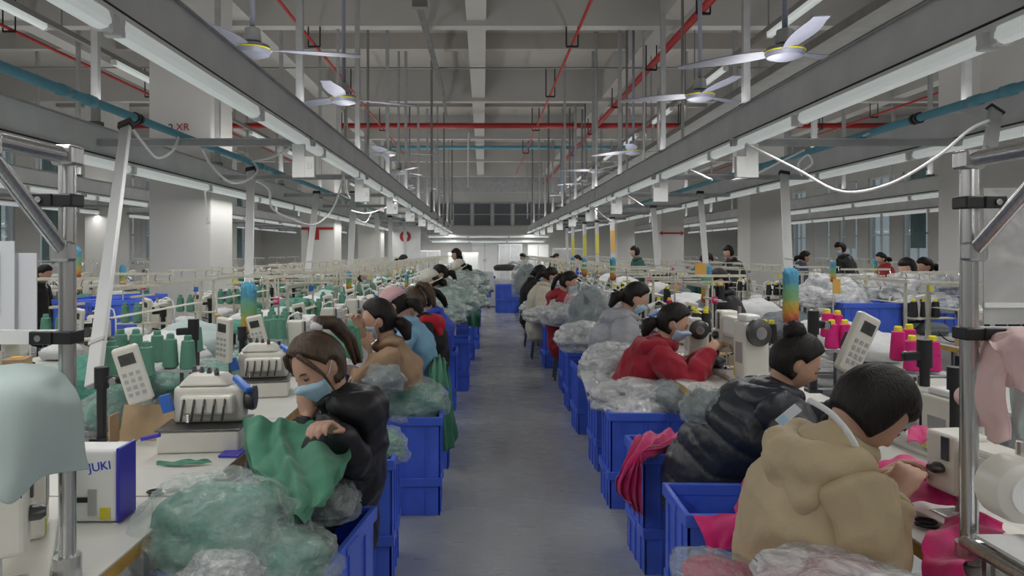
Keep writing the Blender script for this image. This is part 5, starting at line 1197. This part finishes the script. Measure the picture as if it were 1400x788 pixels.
person('person in pale shirt and cream bucket hat on the far left side', (-.28, 12.3), 180, P(629, 366, 12.2), 190, 30, (None, None), M_ltblue, cap=(M_wcap, 'bucket'), style='low', near=False)
person('person standing in green jacket with dark hair at the far left benches', (-.55, 14.5), 200, P(624, 349, 14.5), 200, 10, (None, None), M_dgreen, style='bob', near=False, zh=.88, stand=True, mask=False)
person('person in pink cap and blue mask facing the aisle from across the bench', (-2.1, 11.4), 0, P(500, 379, 11.4), -50, 20, (None, None), M_crm, cap=(M_pcap, 'cap'), style='low', near=False)
# right side, facing right
r1 = person('person in beige hooded jacket with short dark hair bowed over magenta pieces', (.92, 2.12), 0, P(1190, 560, 2.02), 8, 52, (P(1196, 655, 2.25), P(1222, 680, 2.0)), M_beige, style='short', mask=False, hood=.125, bulk=.03, zh=.50, wide=.015, out=.08)
root, HM, F, L, Nb, Hc = r1
person('person in dark puffer jacket with hair bun and white mask strap', (1.04, 3.36), 0, P(1087, 496, 3.2), -4, 32, (P(1150, 560, 3.3), P(1150, 570, 3.1)), M_puffblk, style='bun', mask=False, hood=.12, bulk=.05, puff=.018, period=.12)
person('person in red hoodie and blue mask sewing with both hands raised', (1.02, 4.98), 0, P(920, 442, 4.85), -12, 24, (P(975, 478, 4.75), P(968, 482, 4.62)), M_redh, style='low', hood=.11, bulk=.03)
person('person in pale grey puffer jacket with brown trim and blue mask', (1.05, 6.0), 0, P(868, 408, 5.85), 0, 30, (None, None), M_grpuf, style='low', hood=.13, bulk=.05, puff=.010, period=.11, near=False)
person('person in red jacket with dark ponytail, small between pale bags', (.98, 8.9), 0, P(777, 386, 8.8), -10, 25, (P(815, 402, 8.8), P(812, 404, 8.6)), M_redj, style='pony', near=False, hood=.10, bulk=.03)
person('person in cream and navy coat behind the small red jacket', (.82, 10.6), 0, P(752, 378, 10.5), 10, 35, (None, None), M_crm, style='low', near=False, bulk=.04)
person('person in dark coat bent low near the far right crates', (.80, 12), 0, P(737, 373, 11.9), 0, 40, (None, None), M_blk2, style='bob', near=False, bulk=.03)
person('person standing in dark green coat among the far right benches', (3.35, 16), 190, P(868, 345, 15.9), 190, 5, (None, None), M_dgreen, style='short', near=False, stand=True, zh=.88, mask=False)
person('person standing in black jacket beside the pale right column', (4.75, 13.8), 200, P(996, 345, 13.8), 200, 15, (None, None), M_jblack, style='short', near=False, stand=True, zh=.88, mask=False)
person('person in black jacket and blue mask standing before the right windows', (7.0, 14), 180, P(1149, 340, 14), 190, 20, (None, None), M_jblack, style='short', near=False, stand=True, zh=.90)
person('person in olive coat bent over a far bench left of the pale right column', (3.68, 12.6), 0, P(965, 356, 12.5), 0, 40, (None, None), M_dgreen, style='short', near=False, zh=.7, stand=True, mask=False)
person('person with dark hair and blue mask facing the aisle behind the orange tag', (2.55, 7.6), 180, P(984, 384, 7.5), 215, 30, (None, None), M_jblack, style='bob', near=False)
person('person in grey jacket with dark hair among the white bags on the right', (4.8, 8.3), 200, P(1240, 369, 8.2), 200, 10, (None, None), M_navy, style='bob', near=False, mask=False)
for i, (px, py, d, mt_) in enumerate(((790, 355, 20, M_royal), (760, 352, 24, M_jblack), (715, 352, 24, M_crm), (1100, 352, 14.6, M_navy), (1205, 354, 15, M_redj), (551, 356, 17, M_crm), (1265, 365, 10, M_redj), (60, 375, 10, M_blk2))):
    p = P(px, py, d); person('person working far back in the hall, %s of the far figures from the left' % ONES[[60, 551, 715, 760, 790, 1100, 1205, 1265].index(px)], (p.x-.05, p.y), 0 if i % 2 else 180, (p.x, p.y, max(1.15, p.z)), 0 if i % 2 else 180, 25, (None, None), mt_, style='low', near=False, mask=False)
fl_ = [P(1108, 548, 1.93), P(1134, 564, 1.88), P(1156, 587, 1.86), P(1171, 612, 1.86), P(1180, 638, 1.89)]
fl_ = [crom(fl_[max(0, k_-1)], fl_[k_], fl_[min(4, k_+1)], fl_[min(4, k_+2)], q/5)-root.location for k_ in range(4) for q in range(6)]
MB().tube(fl_, .008, 10, round_ends=True).build('fleece_lining', M_whitecl, root, smooth=True)['label'] = 'white fleece hood lining'
# sleeve label on the beige hood
o = MB().box(-.013, .013, -.001, .001, -.034, .034).mesh(); t = mk('hood_label', o, M_paper, root); t.matrix_local = Matrix.Translation(P(1078, 568, 1.93)-root.location) @ Matrix.Rotation(.75, 4, 'Y') @ Matrix.Rotation(.3, 4, 'X'); t['label'] = 'white and blue care label'
o = MB().box(-.011, .011, -.002, -.001, -.031, -.006).mesh(); mk('label_patch', o, M_mask, t)
for n_ in ('r', 'o'): pass
bpy.data.scenes.remove(WORK)
print('OBJS', len(bpy.data.objects), 'TRIS', sum(len(m.polygons) for m in bpy.data.meshes)*2)
for m in list(bpy.data.meshes):
    if m.users == 0: bpy.data.meshes.remove(m)
